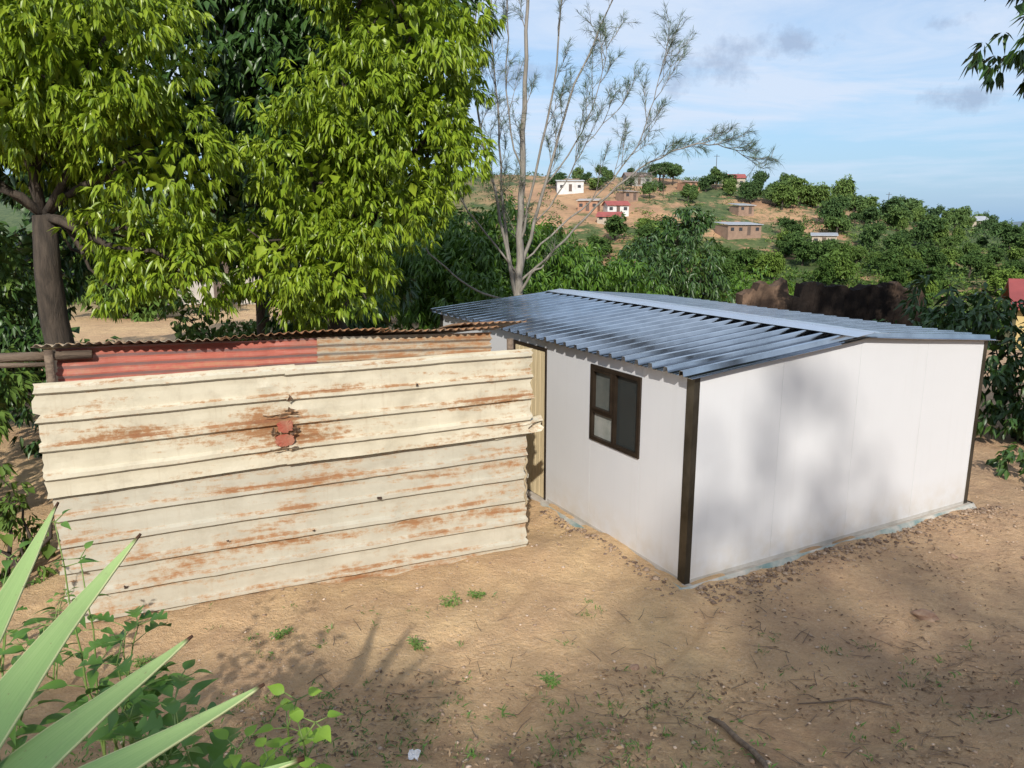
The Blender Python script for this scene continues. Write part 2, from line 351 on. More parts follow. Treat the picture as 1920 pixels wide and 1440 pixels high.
# ---------------------------------------------------------------- tall sparse needle tree
def needle_tree():
    base = np.array([.1, 16., T(.1, 16.)])
    e = empty("needle_tree", base, 0, "tall sparse needle tree with bare grey stems behind the cabin", "tree")
    mb = MB(); P = []; D = []
    def seg(pts, r0, r1, n=6):
        pts = [np.array(p, float) for p in pts]; out = []
        for q in range(len(pts)-1):
            p0 = pts[max(q-1, 0)]; p1 = pts[q]; p2 = pts[q+1]; p3 = pts[min(q+2, len(pts)-1)]
            for t in np.linspace(0, 1, 5)[:-1]:
                out.append(.5*((2*p1)+(-p0+p2)*t+(2*p0-5*p1+4*p2-p3)*t*t+(-p0+3*p1-3*p2+p3)*t**3))
        out.append(pts[-1]); out = [p-base+rng.normal(size=3)*.015 for p in out]
        mb.tube(out, np.linspace(r0, r1, len(out)), n); return out
    def tufts(path, frac0, dens):
        m = len(path)
        for q in range(int(frac0*m), m-1):
            for _ in range(dens):
                t = random.random(); p = path[q]*(1-t)+path[q+1]*t; d = unit(path[q+1]-path[q])
                P.append(p); D.append(unit(d*1.1+rng.normal(size=3)*.5+np.array([0, 0, -.1])))
    def twig(p, d, L, lev):
        pts = [p]; dd = d.copy()
        for q in range(4):
            dd = unit(dd+rng.normal(size=3)*.11+np.array([0, 0, .09 if q < 2 else .0])); pts.append(pts[-1]+dd*L/4)
        mb.tube(pts, np.linspace(.0055 if lev else .009, .0022, 5), 4)
        tufts(pts, .5 if lev == 0 else .3, 2 if lev == 0 else 3)
        if lev == 0:
            for q in (1, 2, 2, 3, 3, 4, 4):
                twig(np.array(pts[q]), unit(dd+rng.normal(size=3)*.42), L*.42, 1)
    stems = [
     ([(.1,16,-.3),(.12,16,1.6),(.15,16,2.6),(.17,16,3.9),(.25,16,5.7),(.3,16,7.6),(.35,16,9.5)], .12, .014),
     ([(.12,16,1.7),(-.05,15.9,2.6),(-.3,15.8,3.8),(-.62,15.7,5.2),(-.75,15.6,6.6),(-.55,15.5,8.4)], .042, .009),
     ([(.12,16,2.0),(-.15,16.1,3.3),(-.25,16.2,5.),(-.35,16.3,6.6),(-.45,16.3,8.4)], .034, .008),
     ([(.14,16,2.3),(.45,16.1,3.4),(.8,16.2,4.6),(1.15,16.3,5.8),(1.75,16.4,7.2),(2.2,16.5,8.2)], .042, .008),
     ([(.16,16,3.0),(.5,15.8,4.6),(.8,15.6,6.0),(.95,15.5,7.8),(1.,15.5,9.)], .03, .008),
     ([(.3,16,2.7),(1.0,16.2,3.35),(1.9,16.3,4.1),(2.6,16.4,5.0),(2.9,16.4,5.9),(3.1,16.4,6.7)], .022, .006),
     ([(.14,16,2.15),(.9,15.8,2.9),(1.7,15.6,3.75),(2.5,15.5,4.45),(3.3,15.4,4.85),(4.0,15.4,4.9),(4.6,15.4,4.7)], .028, .005),
     ([(.12,16,1.75),(-.6,15.7,2.0),(-1.2,15.5,2.4),(-1.75,15.3,3.0),(-2.,15.3,3.5)], .028, .008),
     ([(.13,16,1.9),(.4,15.8,2.4),(.65,15.7,2.55)], .035, .015),
     ([(.1,16,2.4),(-.5,15.8,3.2),(-1.0,15.7,3.8),(-1.15,15.6,4.6)], .024, .006),
     ([(.7,16.2,4.2),(1.3,16.2,5.0),(1.7,16.2,5.9),(1.9,16.2,6.8)], .018, .006),
     ([(.45,16.1,3.4),(1.1,16,4.2),(1.5,15.9,5.0),(2.1,15.9,5.6)], .016, .006),
     ([(.2,16,4.4),(-.1,16,5.6),(-.1,15.9,7.4),(.0,15.9,8.8)], .02, .006)]
    for si, (pts, r0, r1) in enumerate(stems):
        path = seg(pts, r0, r1); n = len(path)
        st = int(n*(.36 if si not in (7, 8, 9) else .6))
        for q in range(st, n):
            d = unit(path[min(q+1, n-1)]-path[max(q-1, 0)])
            if random.random() < (.72 if si != 6 else .95) and si != 8:
                side = rng.normal(size=3)*np.array([1, .8, .35])
                L = random.uniform(.45, .95) if si != 6 else random.uniform(.3, .6)
                twig(np.array(path[q]), unit(d*1.15+unit(side)*.65+np.array([0, 0, .12])), L, 0)
        twig(np.array(path[-1]), unit(path[-1]-path[-2]), .45, 0)
    mb.obj("trunk", BARK_PALE, e, smooth=True)
    P = np.array(P); D = np.array(D)
    k = 3; P = np.repeat(P, k, 0); D = unit(np.repeat(D, k, 0)+rng.normal(size=(len(P), 3))*.28)
    v, f = leaves(P, D, rng.uniform(.1, .24, len(P)), np.full(len(P), .007), .12)
    add_mesh("crown", v, f, LEAF_GREY, e)
needle_tree()

# ---------------------------------------------------------------- shrubs
def shrub(name, x, y, lobes, m, lab, L=.14, W=.06, **kw):
    z = T(x, y); e = empty(name, (x, y, z), 0, lab, "shrub")
    mb = MB()
    for l in lobes:
        for q in range(4):
            mb.tube(wob((random.uniform(-.1,.1), random.uniform(-.1,.1), -.1), (l[0]+random.uniform(-.3,.3), l[1], l[2]+l[5]*.4), 5, .05), np.linspace(.03, .008, 5), 5)
    mb.obj("stem", BARK, e, smooth=True)
    kw.setdefault("dens_inner", 40)
    v, f = crown(lobes, L=L, W=W, **kw); add_mesh("foliage", v, f, m, e); return e
shrub("shrub", 8.1, 11.6, [(0,0,.6,.9,.8,.7), (.9,-.4,.9,.8,.8,1.0), (-.3,.5,1.2,.7,.6,.8)], LEAF_DARK, "dark leafy shrub growing at the edge of the yard", per_area=8, tips=12, k=7)
shrub("shrub", 9.9, 12.0, [(0,0,.9,1.3,.9,1.1), (1.2,0,1.3,1.2,.9,1.2), (-.8,-.3,1.7,.7,.7,.7), (-.7,.2,2.25,.35,.4,.3)], LEAF_DARK, "dark leafy shrub growing at the edge of the yard", per_area=8, tips=12, k=7)
shrub("shrub", 7.3, 13.4, [(0,0,1.3,.7,.6,.6), (.6,.1,1.9,.6,.5,.5), (-.2,0,.5,.8,.6,.7), (1.2,0,1.6,.6,.5,.5)], LEAF_DARK, "tall open shrub with dark leaves beside the ruined wall", per_area=6, tips=9, k=6, L=.2, W=.07, dens_inner=20)
shrub("shrub", 7.4, 9.9, [(0,0,.25,.7,.5,.35)], LEAF_DARK, "low dark shrub at the corner of the white cabin", per_area=8, tips=10, k=6)
shrub("shrub", -6.7, 8.0, [(0,0,.5,.8,.7,.7), (-.5,.3,1.3,.8,.7,.8), (.3,.6,1.4,.4,.5,.5)], LEAF_MID, "leafy green shrub beside the tin shed", per_area=8, tips=12, k=7)
shrub("shrub", -7.0, 11.4, [(0,0,1.4,.7,.7,.8), (-1.3,0,1.7,1.0,.8,1.0), (.1,0,.6,.8,.7,.7)], LEAF_DARK, "dark shrub growing beneath the trees", per_area=8, tips=12, k=7)
shrub("shrub", -9.0, 12.2, [(0,0,1.4,1.3,.9,1.2), (-1.0,0,2.2,1.0,.8,1.0), (.4,0,2.6,.9,.7,.9)], LEAF_MID, "green shrub growing beneath the trees", per_area=7, tips=12, k=7)
shrub("shrub", -12, 17, [(0,0,1.4,1.6,.9,1.4), (1.4,0,2.4,1.2,.8,1.3), (-2,0,1.6,1.,.7,1.2), (2.4,0,3.7,1.2,.8,.7)], LEAF_DARK, "tall dark thicket beyond the trees", per_area=6, tips=12, k=7, L=.2, W=.08)
shrub("shrub", -5.1, 26, [(0,0,1.2,1.6,.9,1.2), (1.8,0,1.6,1.4,.8,1.5), (3.2,0,1.2,1.4,.8,1.2)], LEAF_DARK, "dark bushes at the edge of the sandy clearing", per_area=5, tips=12, k=6, L=.24, W=.09)
shrub("shrub", -13.2, 27, [(0,0,1.0,1.5,.9,1.2), (1.3,0,1.9,1.1,.8,1.0), (-1.6,0,1.6,1.4,.8,1.5)], LEAF_MID, "green bushes at the edge of the sandy clearing", per_area=5, tips=12, k=6, L=.24, W=.09)
shrub("shrub", -7.4, 19, [(0,0,.5,.8,.6,.55), (.9,0,.4,.6,.5,.45), (-.8,0,.9,.5,.5,.5)], LEAF_MID, "low green bush in the sandy clearing", per_area=7, tips=10, k=6, L=.16, W=.07)
shrub("shrub", -4.9, 6.9, [(0,0,.25,.4,.4,.35), (.1,.4,.5,.4,.3,.4)], LEAF_MID, "small weedy bush against the tin shed", per_area=9, tips=10, k=6, L=.1, W=.04, rc=.2)
for (x, y) in ((-7, -9.2), (-2.6, -9.6), (2.2, -9.4), (7, -9.2)):  # unseen bushes behind the camera, added to darken the roof rib reflections
    shrub("shrub", x, y, [(0,0,1.3,2.5,1,1.5), (.8,.2,2.9,2.2,1,1.3)], LEAF_DARK, "dense dark hedge bush added unseen to darken roof reflections", per_area=3, tips=10, k=5, L=.3, W=.13, rc=.5, dens_inner=10)

# ---------------------------------------------------------------- white cabin
cab = empty("cabin", (1.644, 6.66, 0), math.radians(28.6), "white panel cabin with low ridged silver metal roof on bare soil", "building")
GW, GL, HE, HR = 4.5, 5.75, 2.07, 2.26
def slope(x): return HE+(HR-HE)*(1-abs(x-GW/2)/(GW/2))
mb = MB(); th = .07; gap = .0013
def prism(mb, x0, x1, y0, y1, z0):
    a, b = slope(x0), slope(x1)
    mb.add([(x0,y0,z0),(x1,y0,z0),(x1,y1,z0),(x0,y1,z0),(x0,y0,a),(x1,y0,b),(x1,y1,b),(x0,y1,a)],
           [(0,3,2,1),(4,5,6,7),(0,1,5,4),(1,2,6,5),(2,3,7,6),(3,0,4,7)])
for (y0, y1) in ((0, th), (GL-th, GL)):
    xs = [0, 1.125, 2.25, 3.375, 4.5]
    for q in range(4): prism(mb, xs[q]+gap, xs[q+1]-gap, y0, y1, .05)
prism(mb, .02, 2.25, .004, th-.01, .06); prism(mb, 2.25, 4.48, .0045, th-.0105, .06)
DY0, DY1, DZ = 2.56, 3.38, 1.96; WY0, WY1, WZ0, WZ1 = .75, 1.62, 1.09, 1.93
def wallbox(y0, y1, z0, z1): mb.box(0, th, y0+gap, y1-gap, z0, z1)
for a, b in ((th, .75), (1.62, 2.56), (3.38, 4.5), (4.5, GL-th)): wallbox(a, b, .05, HE)
wallbox(WY0, WY1, .05, WZ0); wallbox(WY0, WY1, WZ1, HE); wallbox(DY0, DY1, DZ, HE)
mb.box(.006, th-.01, th, .745, .06, HE-.01); mb.box(.006, th-.01, 1.63, 2.55, .06, HE-.01)
for q in range(5):
    a = th+(GL-2*th)*q/5; mb.box(GW-th, GW, a+gap, a+(GL-2*th)/5-gap, .05, HE)
mb.obj("wall", WHITE, cab)
mb = MB(); mb.box(-.1, GW+.07, -.08, GL+.08, -.25, .05); fo = mb.obj("foundation", CONCRETE, cab, bevel=.015)
for (cx, cy, sx_, sy_) in ((0,0,1,1), (GW,0,-1,1), (0,GL,1,-1), (GW,GL,-1,-1)):
    mb = MB(); t = .006
    X0, X1 = sorted((cx-sx_*t, cx+sx_*.06)); Y0, Y1 = sorted((cy-sy_*t, cy))
    mb.box(X0, X1, Y0, Y1, .05, HE-.005)
    X0, X1 = sorted((cx-sx_*t, cx)); Y0, Y1 = sorted((cy+.0002*sy_, cy+sy_*.095))
    mb.box(X0, X1, Y0, Y1, .05, HE-.005)
    mb.obj("corner_trim", TRIM, cab)
mb = MB(); mb.box(-.004, -.0005, .1, DY0-.04, .05, .085); mb.box(.07, GW-.07, -.004, -.0005, .05, .085); mb.obj("base_channel", simple("channel", (.5,.48,.45), (.4,.38,.34), 6, .6), cab)
# roof
RH = .048
def roofside(s):
    x_e = -.11 if s < 0 else GW+.11; x_r = GW/2
    ze = HE+.012-(.11)*(HR-HE)/(GW/2); zr = HR+.012
    prof = []; y = -.09; p = .215
    while y < GL+.1:
        prof += [(y, 0), (y+.055, .001), (y+.060, .007), (y+.066, .001), (y+.122, 0), (y+.134, RH), (y+.174, RH), (y+.187, 0)]; y += p
    v = []; f = []; nx = 8
    for q in range(nx):
        t = q/(nx-1)
        for (yy, zz) in prof: v.append((x_e+(x_r-x_e)*t+.004*math.sin(yy*9)*(1-t), yy, ze+(zr-ze)*t+zz+.002*math.sin(yy*3+q)))
    n = len(prof)
    for q in range(nx-1):
        for k in range(n-1): f.append((q*n+k, q*n+k+1, (q+1)*n+k+1, (q+1)*n+k))
    return v, f
mb = MB(); mb.add(*roofside(-1)); mb.add(*roofside(1))
ro = mb.obj("roof", ROOF, cab); m = ro.modifiers.new("s", 'SOLIDIFY'); m.thickness = .003; m.offset = 0
mb = MB(); RW = .26
x0, x1 = GW/2-RW, GW/2+RW; zc = HR+.012+RH+.009
def zs(x): return zc-(HR-HE)*(abs(x-GW/2)/(GW/2))
prof = [(x0, zs(x0)), (GW/2-.02, zs(GW/2-.02)), (GW/2, zc+.006), (GW/2+.02, zs(GW/2+.02)), (x1, zs(x1))]
v = []; f = []; ny = 16
for q in range(ny):
    yy = -.13+(GL+.26)*q/(ny-1)
    for (xx, z) in prof: v.append((xx+.004*math.sin(q*2.1), yy, z+.002*math.sin(q*1.7+xx*9)))
n = len(prof)
for q in range(ny-1):
    for k in range(n-1): f.append((q*n+k, q*n+k+1, (q+1)*n+k+1, (q+1)*n+k))
mb.add(v, f); rc_ = mb.obj("ridge_cap", RIDGE, ro, smooth=False); m = rc_.modifiers.new("s", 'SOLIDIFY'); m.thickness = .002
mb = MB()
for (a, b) in ((-.05, GW/2), (GW/2, GW+.05)):
    A, B_ = slope(max(a, 0)), slope(min(b, GW))
    mb.add([(a,-.03,A),(b,-.03,B_),(b,-.03,B_+.008),(a,-.03,A+.008),(a,.0,A),(b,.0,B_),(b,.0,B_+.008),(a,.0,A+.008)],
           [(0,1,2,3),(4,7,6,5),(0,4,5,1),(3,2,6,7),(0,3,7,4),(1,5,6,2)])
mb.obj("roof_edge", FRAME, cab)
# window
N = NT("window_glass"); N.b.inputs["Base Color"].default_value = (.03,.035,.035,1); N.b.inputs["Roughness"].default_value = .06
N.bump(N.noise(N.tc.outputs["Object"], 3, 2), .03, .02); GLASS = N.m
GLASS1 = simple("curtained_glass", (.07,.08,.075), (.12,.13,.12), 3, .12, bump=0)
GLASS2 = simple("pale_reflection_glass", (.32,.33,.31), (.22,.24,.22), 5, .2, bump=0)  # whitish reflection painted into the pane colour
win = MB(); fw = .045
def fbox(m, y0, y1, z0, z1, x0=-.02, x1=.05): m.box(x0, x1, y0, y1, z0, z1)
fbox(win, WY0, WY0+fw, WZ0, WZ1); fbox(win, WY1-fw, WY1, WZ0, WZ1)
fbox(win, WY0+fw, WY1-fw, WZ0, WZ0+fw, -.0205, .05); fbox(win, WY0+fw, WY1-fw, WZ1-fw, WZ1, -.0205, .05)
wf = win.obj("window", FRAME, cab, bevel=.003)
mu = MB(); fbox(mu, 1.17, 1.215, WZ0+fw, WZ1-fw, -.016, .05); fbox(mu, 1.215, WY1-fw, 1.40, 1.44, -.014, .05)
fbox(mu, 1.217, 1.24, 1.442, WZ1-fw, -.03, .03); fbox(mu, WY1-fw-.025, WY1-fw-.002, 1.442, WZ1-fw, -.03, .03)
fbox(mu, 1.242, WY1-fw-.027, 1.442, 1.466, -.03, .03); fbox(mu, 1.242, WY1-fw-.027, WZ1-fw-.024, WZ1-fw-.002, -.03, .03)
mu.obj("mullion", FRAME, wf, bevel=.002)
pn = MB(); pn.box(.02, .026, WY0+fw, 1.17, WZ0+fw, WZ1-fw); pn.obj("glass_pane", GLASS, wf)
pn = MB(); pn.box(.012, .018, 1.24, WY1-fw-.025, 1.466, WZ1-fw-.024); pn.obj("glass_pane", GLASS1, wf)
pn = MB(); pn.box(.02, .026, 1.215, WY1-fw, WZ0+fw, 1.40); p_ = pn.obj("glass_pane", GLASS2, wf); p_["label"] = "lower pane painted pale for a whitish reflection"
# door
dr = MB()
for q in range(7):
    a = DY0+.045+(DY1-DY0-.09)*q/7; dr.box(-.004, .04, a+.002, a+(DY1-DY0-.09)/7-.002, .06, DZ-.045)
dob = dr.obj("door", WOOD, cab, bevel=.003)
df = MB(); fbox(df, DY0, DY0+.035, .051, DZ, -.012, .06); fbox(df, DY1-.043, DY1, .051, DZ, -.012, .06); fbox(df, DY0+.035, DY1-.043, DZ-.043, DZ, -.0125, .06)
df.obj("door_frame", FRAME, dob, bevel=.003)
hd = MB(); hd.box(-.03, -.005, DY0+.09, DY0+.13, .95, 1.07); hd.tube([(-.035,DY0+.11,1.03),(-.06,DY0+.12,1.03),(-.06,DY0+.22,1.03)], [.009]*3, 8); hd.obj("door_handle", TRIM, dob)
def skirt(path, wd, seed):
    r = np.random.default_rng(seed); v = []; f = []; n = 110
    P0 = np.array(path, float); segl = np.linalg.norm(np.diff(P0, axis=0), axis=1); cum = np.concatenate([[0], np.cumsum(segl)])
    k = 5
    for q in range(n):
        s = cum[-1]*q/(n-1); i_ = min(np.searchsorted(cum, s, side='right')-1, len(segl)-1); t = (s-cum[i_])/segl[i_]
        p = P0[i_]*(1-t)+P0[i_+1]*t; dv = (P0[i_+1]-P0[i_])/segl[i_]; out = np.array([dv[1], -dv[0]])
        w = wd*max(.12, .45+.5*math.sin(q*.5+seed)*math.sin(q*.23)+.3*r.random())
        for c_ in range(k):
            u = c_/(k-1); q2 = p+out*(u*w)+dv*r.normal()*.008
            v.append((q2[0], q2[1], .058*(1-u)**1.5+.008+.02*r.random()*(c_ > 0)))
    for q in range(n-1):
        for c_ in range(k-1): a = q*k+c_; f.append((a, a+k, a+k+1, a+1))
    return v, f
SKIRT = simple("plastic_sheet", (.16,.24,.23), (.5,.46,.40), 5, .5, 0, bump=.5)
mb = MB(); mb.add(*skirt([(-.09,2.5),(-.09,-.07),(GW+.06,-.07),(GW+.06,.7)], .11, 3))
mb.obj("plastic_sheet", SKIRT, cab, smooth=True)

# ---------------------------------------------------------------- tin shed
shed = empty("tin_shed", (-3.83, 5.92, 0), math.radians(19.94), "patched tin shed of rusty cream and red painted sheets", "shed")
def tin_sheet(x0, x1, zb, zt, prof, y=0, nx=70, seed=0, amp=.004, jag=.008, name="wall_sheet", mat=TIN_A, parent=shed, lab=None, lip=0, dz=.002):
    r = np.random.default_rng(seed); v = []; f = []; n = len(prof)
    ph = r.uniform(0, 6, 6)
    jl = [r.normal()*jag for _ in prof]; jr = [r.normal()*jag for _ in prof]
    dents = [(r.uniform(x0, x1), r.uniform(0, 1), r.uniform(.05, .12), r.uniform(.006, .015)*(1 if r.random() < .6 else -1)) for _ in range(12)]
    for q in range(nx):
        t = q/(nx-1)
        for k, (pz, py) in enumerate(prof):
            xx = x0+(x1-x0)*t + (jl[k] if q == 0 else 0)+(jr[k] if q == nx-1 else 0)
            zb_ = zb[0]+(zb[1]-zb[0])*t; zt_ = zt[0]+(zt[1]-zt[0])*t
            zz = zb_+(zt_-zb_)*pz + dz*math.sin(xx*3.1+ph[0]+pz*2)+dz*.5*math.sin(xx*9+ph[1])
            w = amp*(math.sin(xx*2.1+ph[2]+pz*4)+.6*math.sin(xx*5.3+ph[3]-pz*9)+.25*math.sin(xx*11+ph[4]+pz*15))
            for (dx_, dp, dr_, dd) in dents: w += dd*math.exp(-((xx-dx_)/dr_)**2-((pz-dp)*(zt[0]-zb[0])/dr_)**2)
            edge = -lip*(1-pz/.06)*(0.6+.5*math.sin(xx*7+ph[5])) if pz < .06 else 0
            v.append((xx, y+py+w+edge+r.normal()*.0003, zz+r.normal()*.0005))
    for q in range(nx-1):
        for k in range(n-1): a = q*n+k; f.append((a, a+n, a+n+1, a+1))
    o = add_mesh(name, v, f, mat, parent)
    m = o.modifiers.new("s", 'SOLIDIFY'); m.thickness = .0025
    if lab: o["label"] = lab
    return o
def ibr(n, d=.042):
    p = []
    for q in range(n):
        b = q/n; w = 1/n
        p += [(b, 0), (b+w*.2, -.001), (b+w*.4, .001), (b+w*.60, 0), (b+w*.69, -d), (b+w*.83, -d), (b+w*.92, 0)]
    p.append((1, 0)); return p
def sine(n, d=.012, s=6):
    return [(q/(n*s), -d*math.sin(2*math.pi*q/s)) for q in range(n*s+1)]
tin_sheet(.03, 4.24, (-.12, .0), (1.30, 1.44), ibr(6), y=.02, nx=120, seed=1, mat=TIN_B, lab="rust streaked lower corrugated sheet")
tin_sheet(0, 2.02, (1.20, 1.30), (2.17, 2.20), ibr(4, .04), y=-.035, seed=2, nx=80, lip=.008, jag=.014)
tin_sheet(1.93, 4.26, (1.29, 1.36), (2.19, 2.22), ibr(4, .04), y=-.05, seed=3, nx=80, lip=.008, jag=.015, lab="cream sheet with rusted overlap")
tin_sheet(3.9, 4.40, (1.31, 1.36), (1.47, 1.52), ibr(1), y=-.01, seed=4, nx=14, lip=.01, name="wall_sheet", lab="short sheet end sticking out past the corner")
r = np.random.default_rng(5); mb = MB()
def patchpoly(cx, cz, rx, rz, y, n=26, j=.2):
    v = [(cx, y, cz)]
    for q in range(n):
        a = 2*math.pi*q/n; s = 1+r.normal()*j*.5; ca, sa = math.cos(a), math.sin(a)
        v.append((cx+rx*s*math.copysign(abs(ca)**.6, ca), y+r.normal()*.002, cz+rz*s*math.copysign(abs(sa)**.6, sa)))
    return v, [(0, 1+q, 1+(q+1) % n) for q in range(n)]
mb.add(*patchpoly(1.90, 1.66, .07, .055, -.102)); mb.add(*patchpoly(1.89, 1.53, .08, .055, -.1015)); mb.obj("torn_patch", simple("bare_red", (.34,.06,.035), (.36,.16,.1), 9, .85, bump=.6), shed)
mb = MB()
for (cx, cz, w_, h_) in ((1.87,1.76,.15,.025),(1.95,1.80,.05,.03),(1.99,1.62,.02,.06),(1.80,1.60,.02,.07),(1.88,1.465,.12,.016),(1.88,1.60,.10,.014),(1.95,1.9,.02,.05)):
    n_ = 9; pv = []
    for q in range(n_):
        t = q/(n_-1); pv.append((cx+(t-.5)*2*w_, -.103+r.normal()*.002, cz-h_*.5*(1-abs(2*t-1))+r.normal()*.005)); pv.append((cx+(t-.5)*2*w_+r.normal()*.01, -.118-.02*r.random(), cz+h_*(1-abs(2*t-1)*.7)+r.normal()*.008))
    mb.add(pv, [(2*q, 2*q+2, 2*q+3, 2*q+1) for q in range(n_-1)])
mb.obj("torn_edge", simple("dark_rust", (.09,.05,.03), (.32,.21,.13), 14, .9, bump=.6), shed)
HOLE = simple("hole_dark", (.03,.02,.015), (.08,.045,.03), 30, .9, bump=0)
for (cx, cz, s_) in ((2.72,.86,.02),(2.1,.62,.012),(1.35,.63,.01),(3.1,1.95,.013),(.5,.33,.022)):
    mb = MB(); mb.add(*patchpoly(cx, cz, s_, s_*.8, -.034 if cz < 1.2 else -.1, 10, .5)); mb.obj("puncture", HOLE, shed)
tin_sheet(.12, 2.32, (1.9, 1.9), (2.40, 2.375), sine(6), y=.30, seed=6, nx=50, amp=.005, mat=TIN_RED, lab="faded red corrugated sheet under the eave", name="wall_sheet")
tin_sheet(2.25, 3.95, (1.9, 1.9), (2.38, 2.35), sine(6), y=.28, seed=7, nx=30, amp=.005, mat=TIN_GREY, name="wall_sheet")
def side(x, mat, seed):
    p = sine(26, .012, 4); v = []; f = []
    for q, z in enumerate((-.1, .8, 1.6, 2.05)):
        for (u, d) in p: v.append((x+d+.01*math.sin(q*2+u*9), .30+2.0*u, z-(0 if q < 3 else .12*u)))
    n = len(p)
    for q in range(3):
        for k in range(n-1): f.append((q*n+k, q*n+k+1, (q+1)*n+k+1, (q+1)*n+k))
    add_mesh("wall_sheet", v, f, mat, shed)
side(.15, TIN_GREY, 1); side(3.93, TIN_GREY, 2)
tin_sheet(.15, 3.93, (-.1, -.1), (1.93, 1.92), ibr(10), y=2.32, seed=9, mat=TIN_B)
def roofsheet(x0, x1, y0, y1, zl, zr, dz, seed, mat):
    r = np.random.default_rng(seed); v = []; f = []; nn = int((x1-x0)/.0127); ny = 9
    for q in range(ny):
        u = q/(ny-1)
        for k in range(nn+1):
            x = x0+(x1-x0)*k/nn; z = zl+(zr-zl)*k/nn-dz*u+.011*math.sin(2*math.pi*x/.076)+.014*math.sin(x*2.3+seed+u*3)
            yy = y0+(y1-y0)*u+(.015*math.sin(x*3.1+seed)+r.normal()*.003 if q == 0 else 0)
            v.append((x, yy, z+(r.normal()*.003 if q == 0 else 0)))
    n = nn+1
    for q in range(ny-1):
        for k in range(nn): f.append((q*n+k, q*n+k+1, (q+1)*n+k+1, (q+1)*n+k))
    o = add_mesh("roof_sheet", v, f, mat, shed, smooth=True); m = o.modifiers.new("s", 'SOLIDIFY'); m.thickness = .003
roofsheet(-.02, 1.5, .14, 2.5, 2.435, 2.45, .42, 1, TIN_GREY)
roofsheet(1.4, 2.9, .16, 2.4, 2.455, 2.445, .36, 2, TIN_ROOF)
roofsheet(2.8, 4.0, .15, 2.5, 2.44, 2.425, .42, 3, TIN_ROOF)
roofsheet(3.7, 4.42, .5, 1.6, 2.42, 2.40, .2, 4, TIN_ROOF)
for (pts, rr) in (([(.08,.2,-.1),(.07,.21,1.2),(.09,.2,2.40)], .04), ([(4.1,.12,-.1),(4.12,.12,1.2),(4.1,.13,2.3)], .04)):
    mb = MB(); mb.tube(pts, [rr, rr*.95, rr*.85], 9); mb.obj("post", OLDWOOD, shed, smooth=True)
mb = MB(); mb.tube([(-1.3,.24,2.32),(-.4,.25,2.35),(.4,.25,2.34)], [.038,.042,.038], 9); mb.obj("rafter_pole", OLDWOOD, shed, smooth=True)
mb = MB(); mb.tube([(-1.1,.05,2.28),(-.4,.18,2.3),(.1,.2,2.28)], [.02,.024,.02], 8); mb.obj("rafter_pole", OLDWOOD, shed, smooth=True)
mb = MB(); pts = [(4.2+.012*math.sin(q*1.3), -.06+.006*math.cos(q*1.7), 1.12-q*.03) for q in range(18)]
mb.tube(pts, [.009+.004*abs(math.sin(q*1.1)) for q in range(18)], 6); mb.obj("rope", simple("rope", (.42,.34,.22), (.3,.24,.15), 20, .9), shed, smooth=True)

# ---------------------------------------------------------------- ruined wall
r = np.random.default_rng(11); n = 70; e = empty("ruined_wall", (4.3, 14.1, -.1), math.radians(8), "burnt and crumbling brown mud brick wall remains", "wall")
v = []; f = []; L = 3.7; nz = 8
brk = np.repeat(r.uniform(-.05, .05, 24), 3)
for side_ in (0, .3):
    for q in range(n):
        x = L*q/(n-1); top = 2.38+.06*math.sin(x*2)+brk[q]+r.normal()*.02-(.24 if .9 < x < 1.15 else 0)-(.14 if x > 3.2 else 0)-(.1 if x < .3 else 0)
        for k in range(nz): v.append((x+r.normal()*.01, side_+r.normal()*.012, top*k/(nz-1)))
for s in range(2):
    for q in range(n-1):
        for k in range(nz-1): a = s*n*nz+q*nz+k; f.append((a, a+nz, a+nz+1, a+1))
for q in range(n-1): a = q*nz+nz-1; f.append((a, a+nz, a+nz+n*nz, a+n*nz))
f.append(tuple(range(nz))+tuple(n*nz+k for k in range(nz))[::-1]); f.append(tuple((n-1)*nz+k for k in range(nz))+tuple(n*nz+(n-1)*nz+k for k in range(nz))[::-1])
N = NT("burnt_mud_wall"); o = N.tc.outputs["Object"]
c = N.mix(N.ramp(N.noise(o, 4, 7), .35, .65), (.08,.055,.04), (.19,.125,.085))
nx_ = N.math('ADD', N.sep(o)[0], N.ramp(N.noise(o, 3, 5), .3, .7, -.35, .35))
soot = N.math('MULTIPLY', N.ramp(nx_, .6, .9), N.math('SUBTRACT', 1., N.ramp(nx_, 2.9, 3.2)))
N.l(N.mix(N.math('MULTIPLY', soot, .93), c, (.010,.009,.009)), N.b.inputs["Base Color"]); N.b.inputs["Roughness"].default_value = .95; N.b.inputs["Specular IOR Level"].default_value = .1; N.bump(N.noise(o, 9, 6), .8, .04)
add_mesh("wall", v, f, N.m, e)

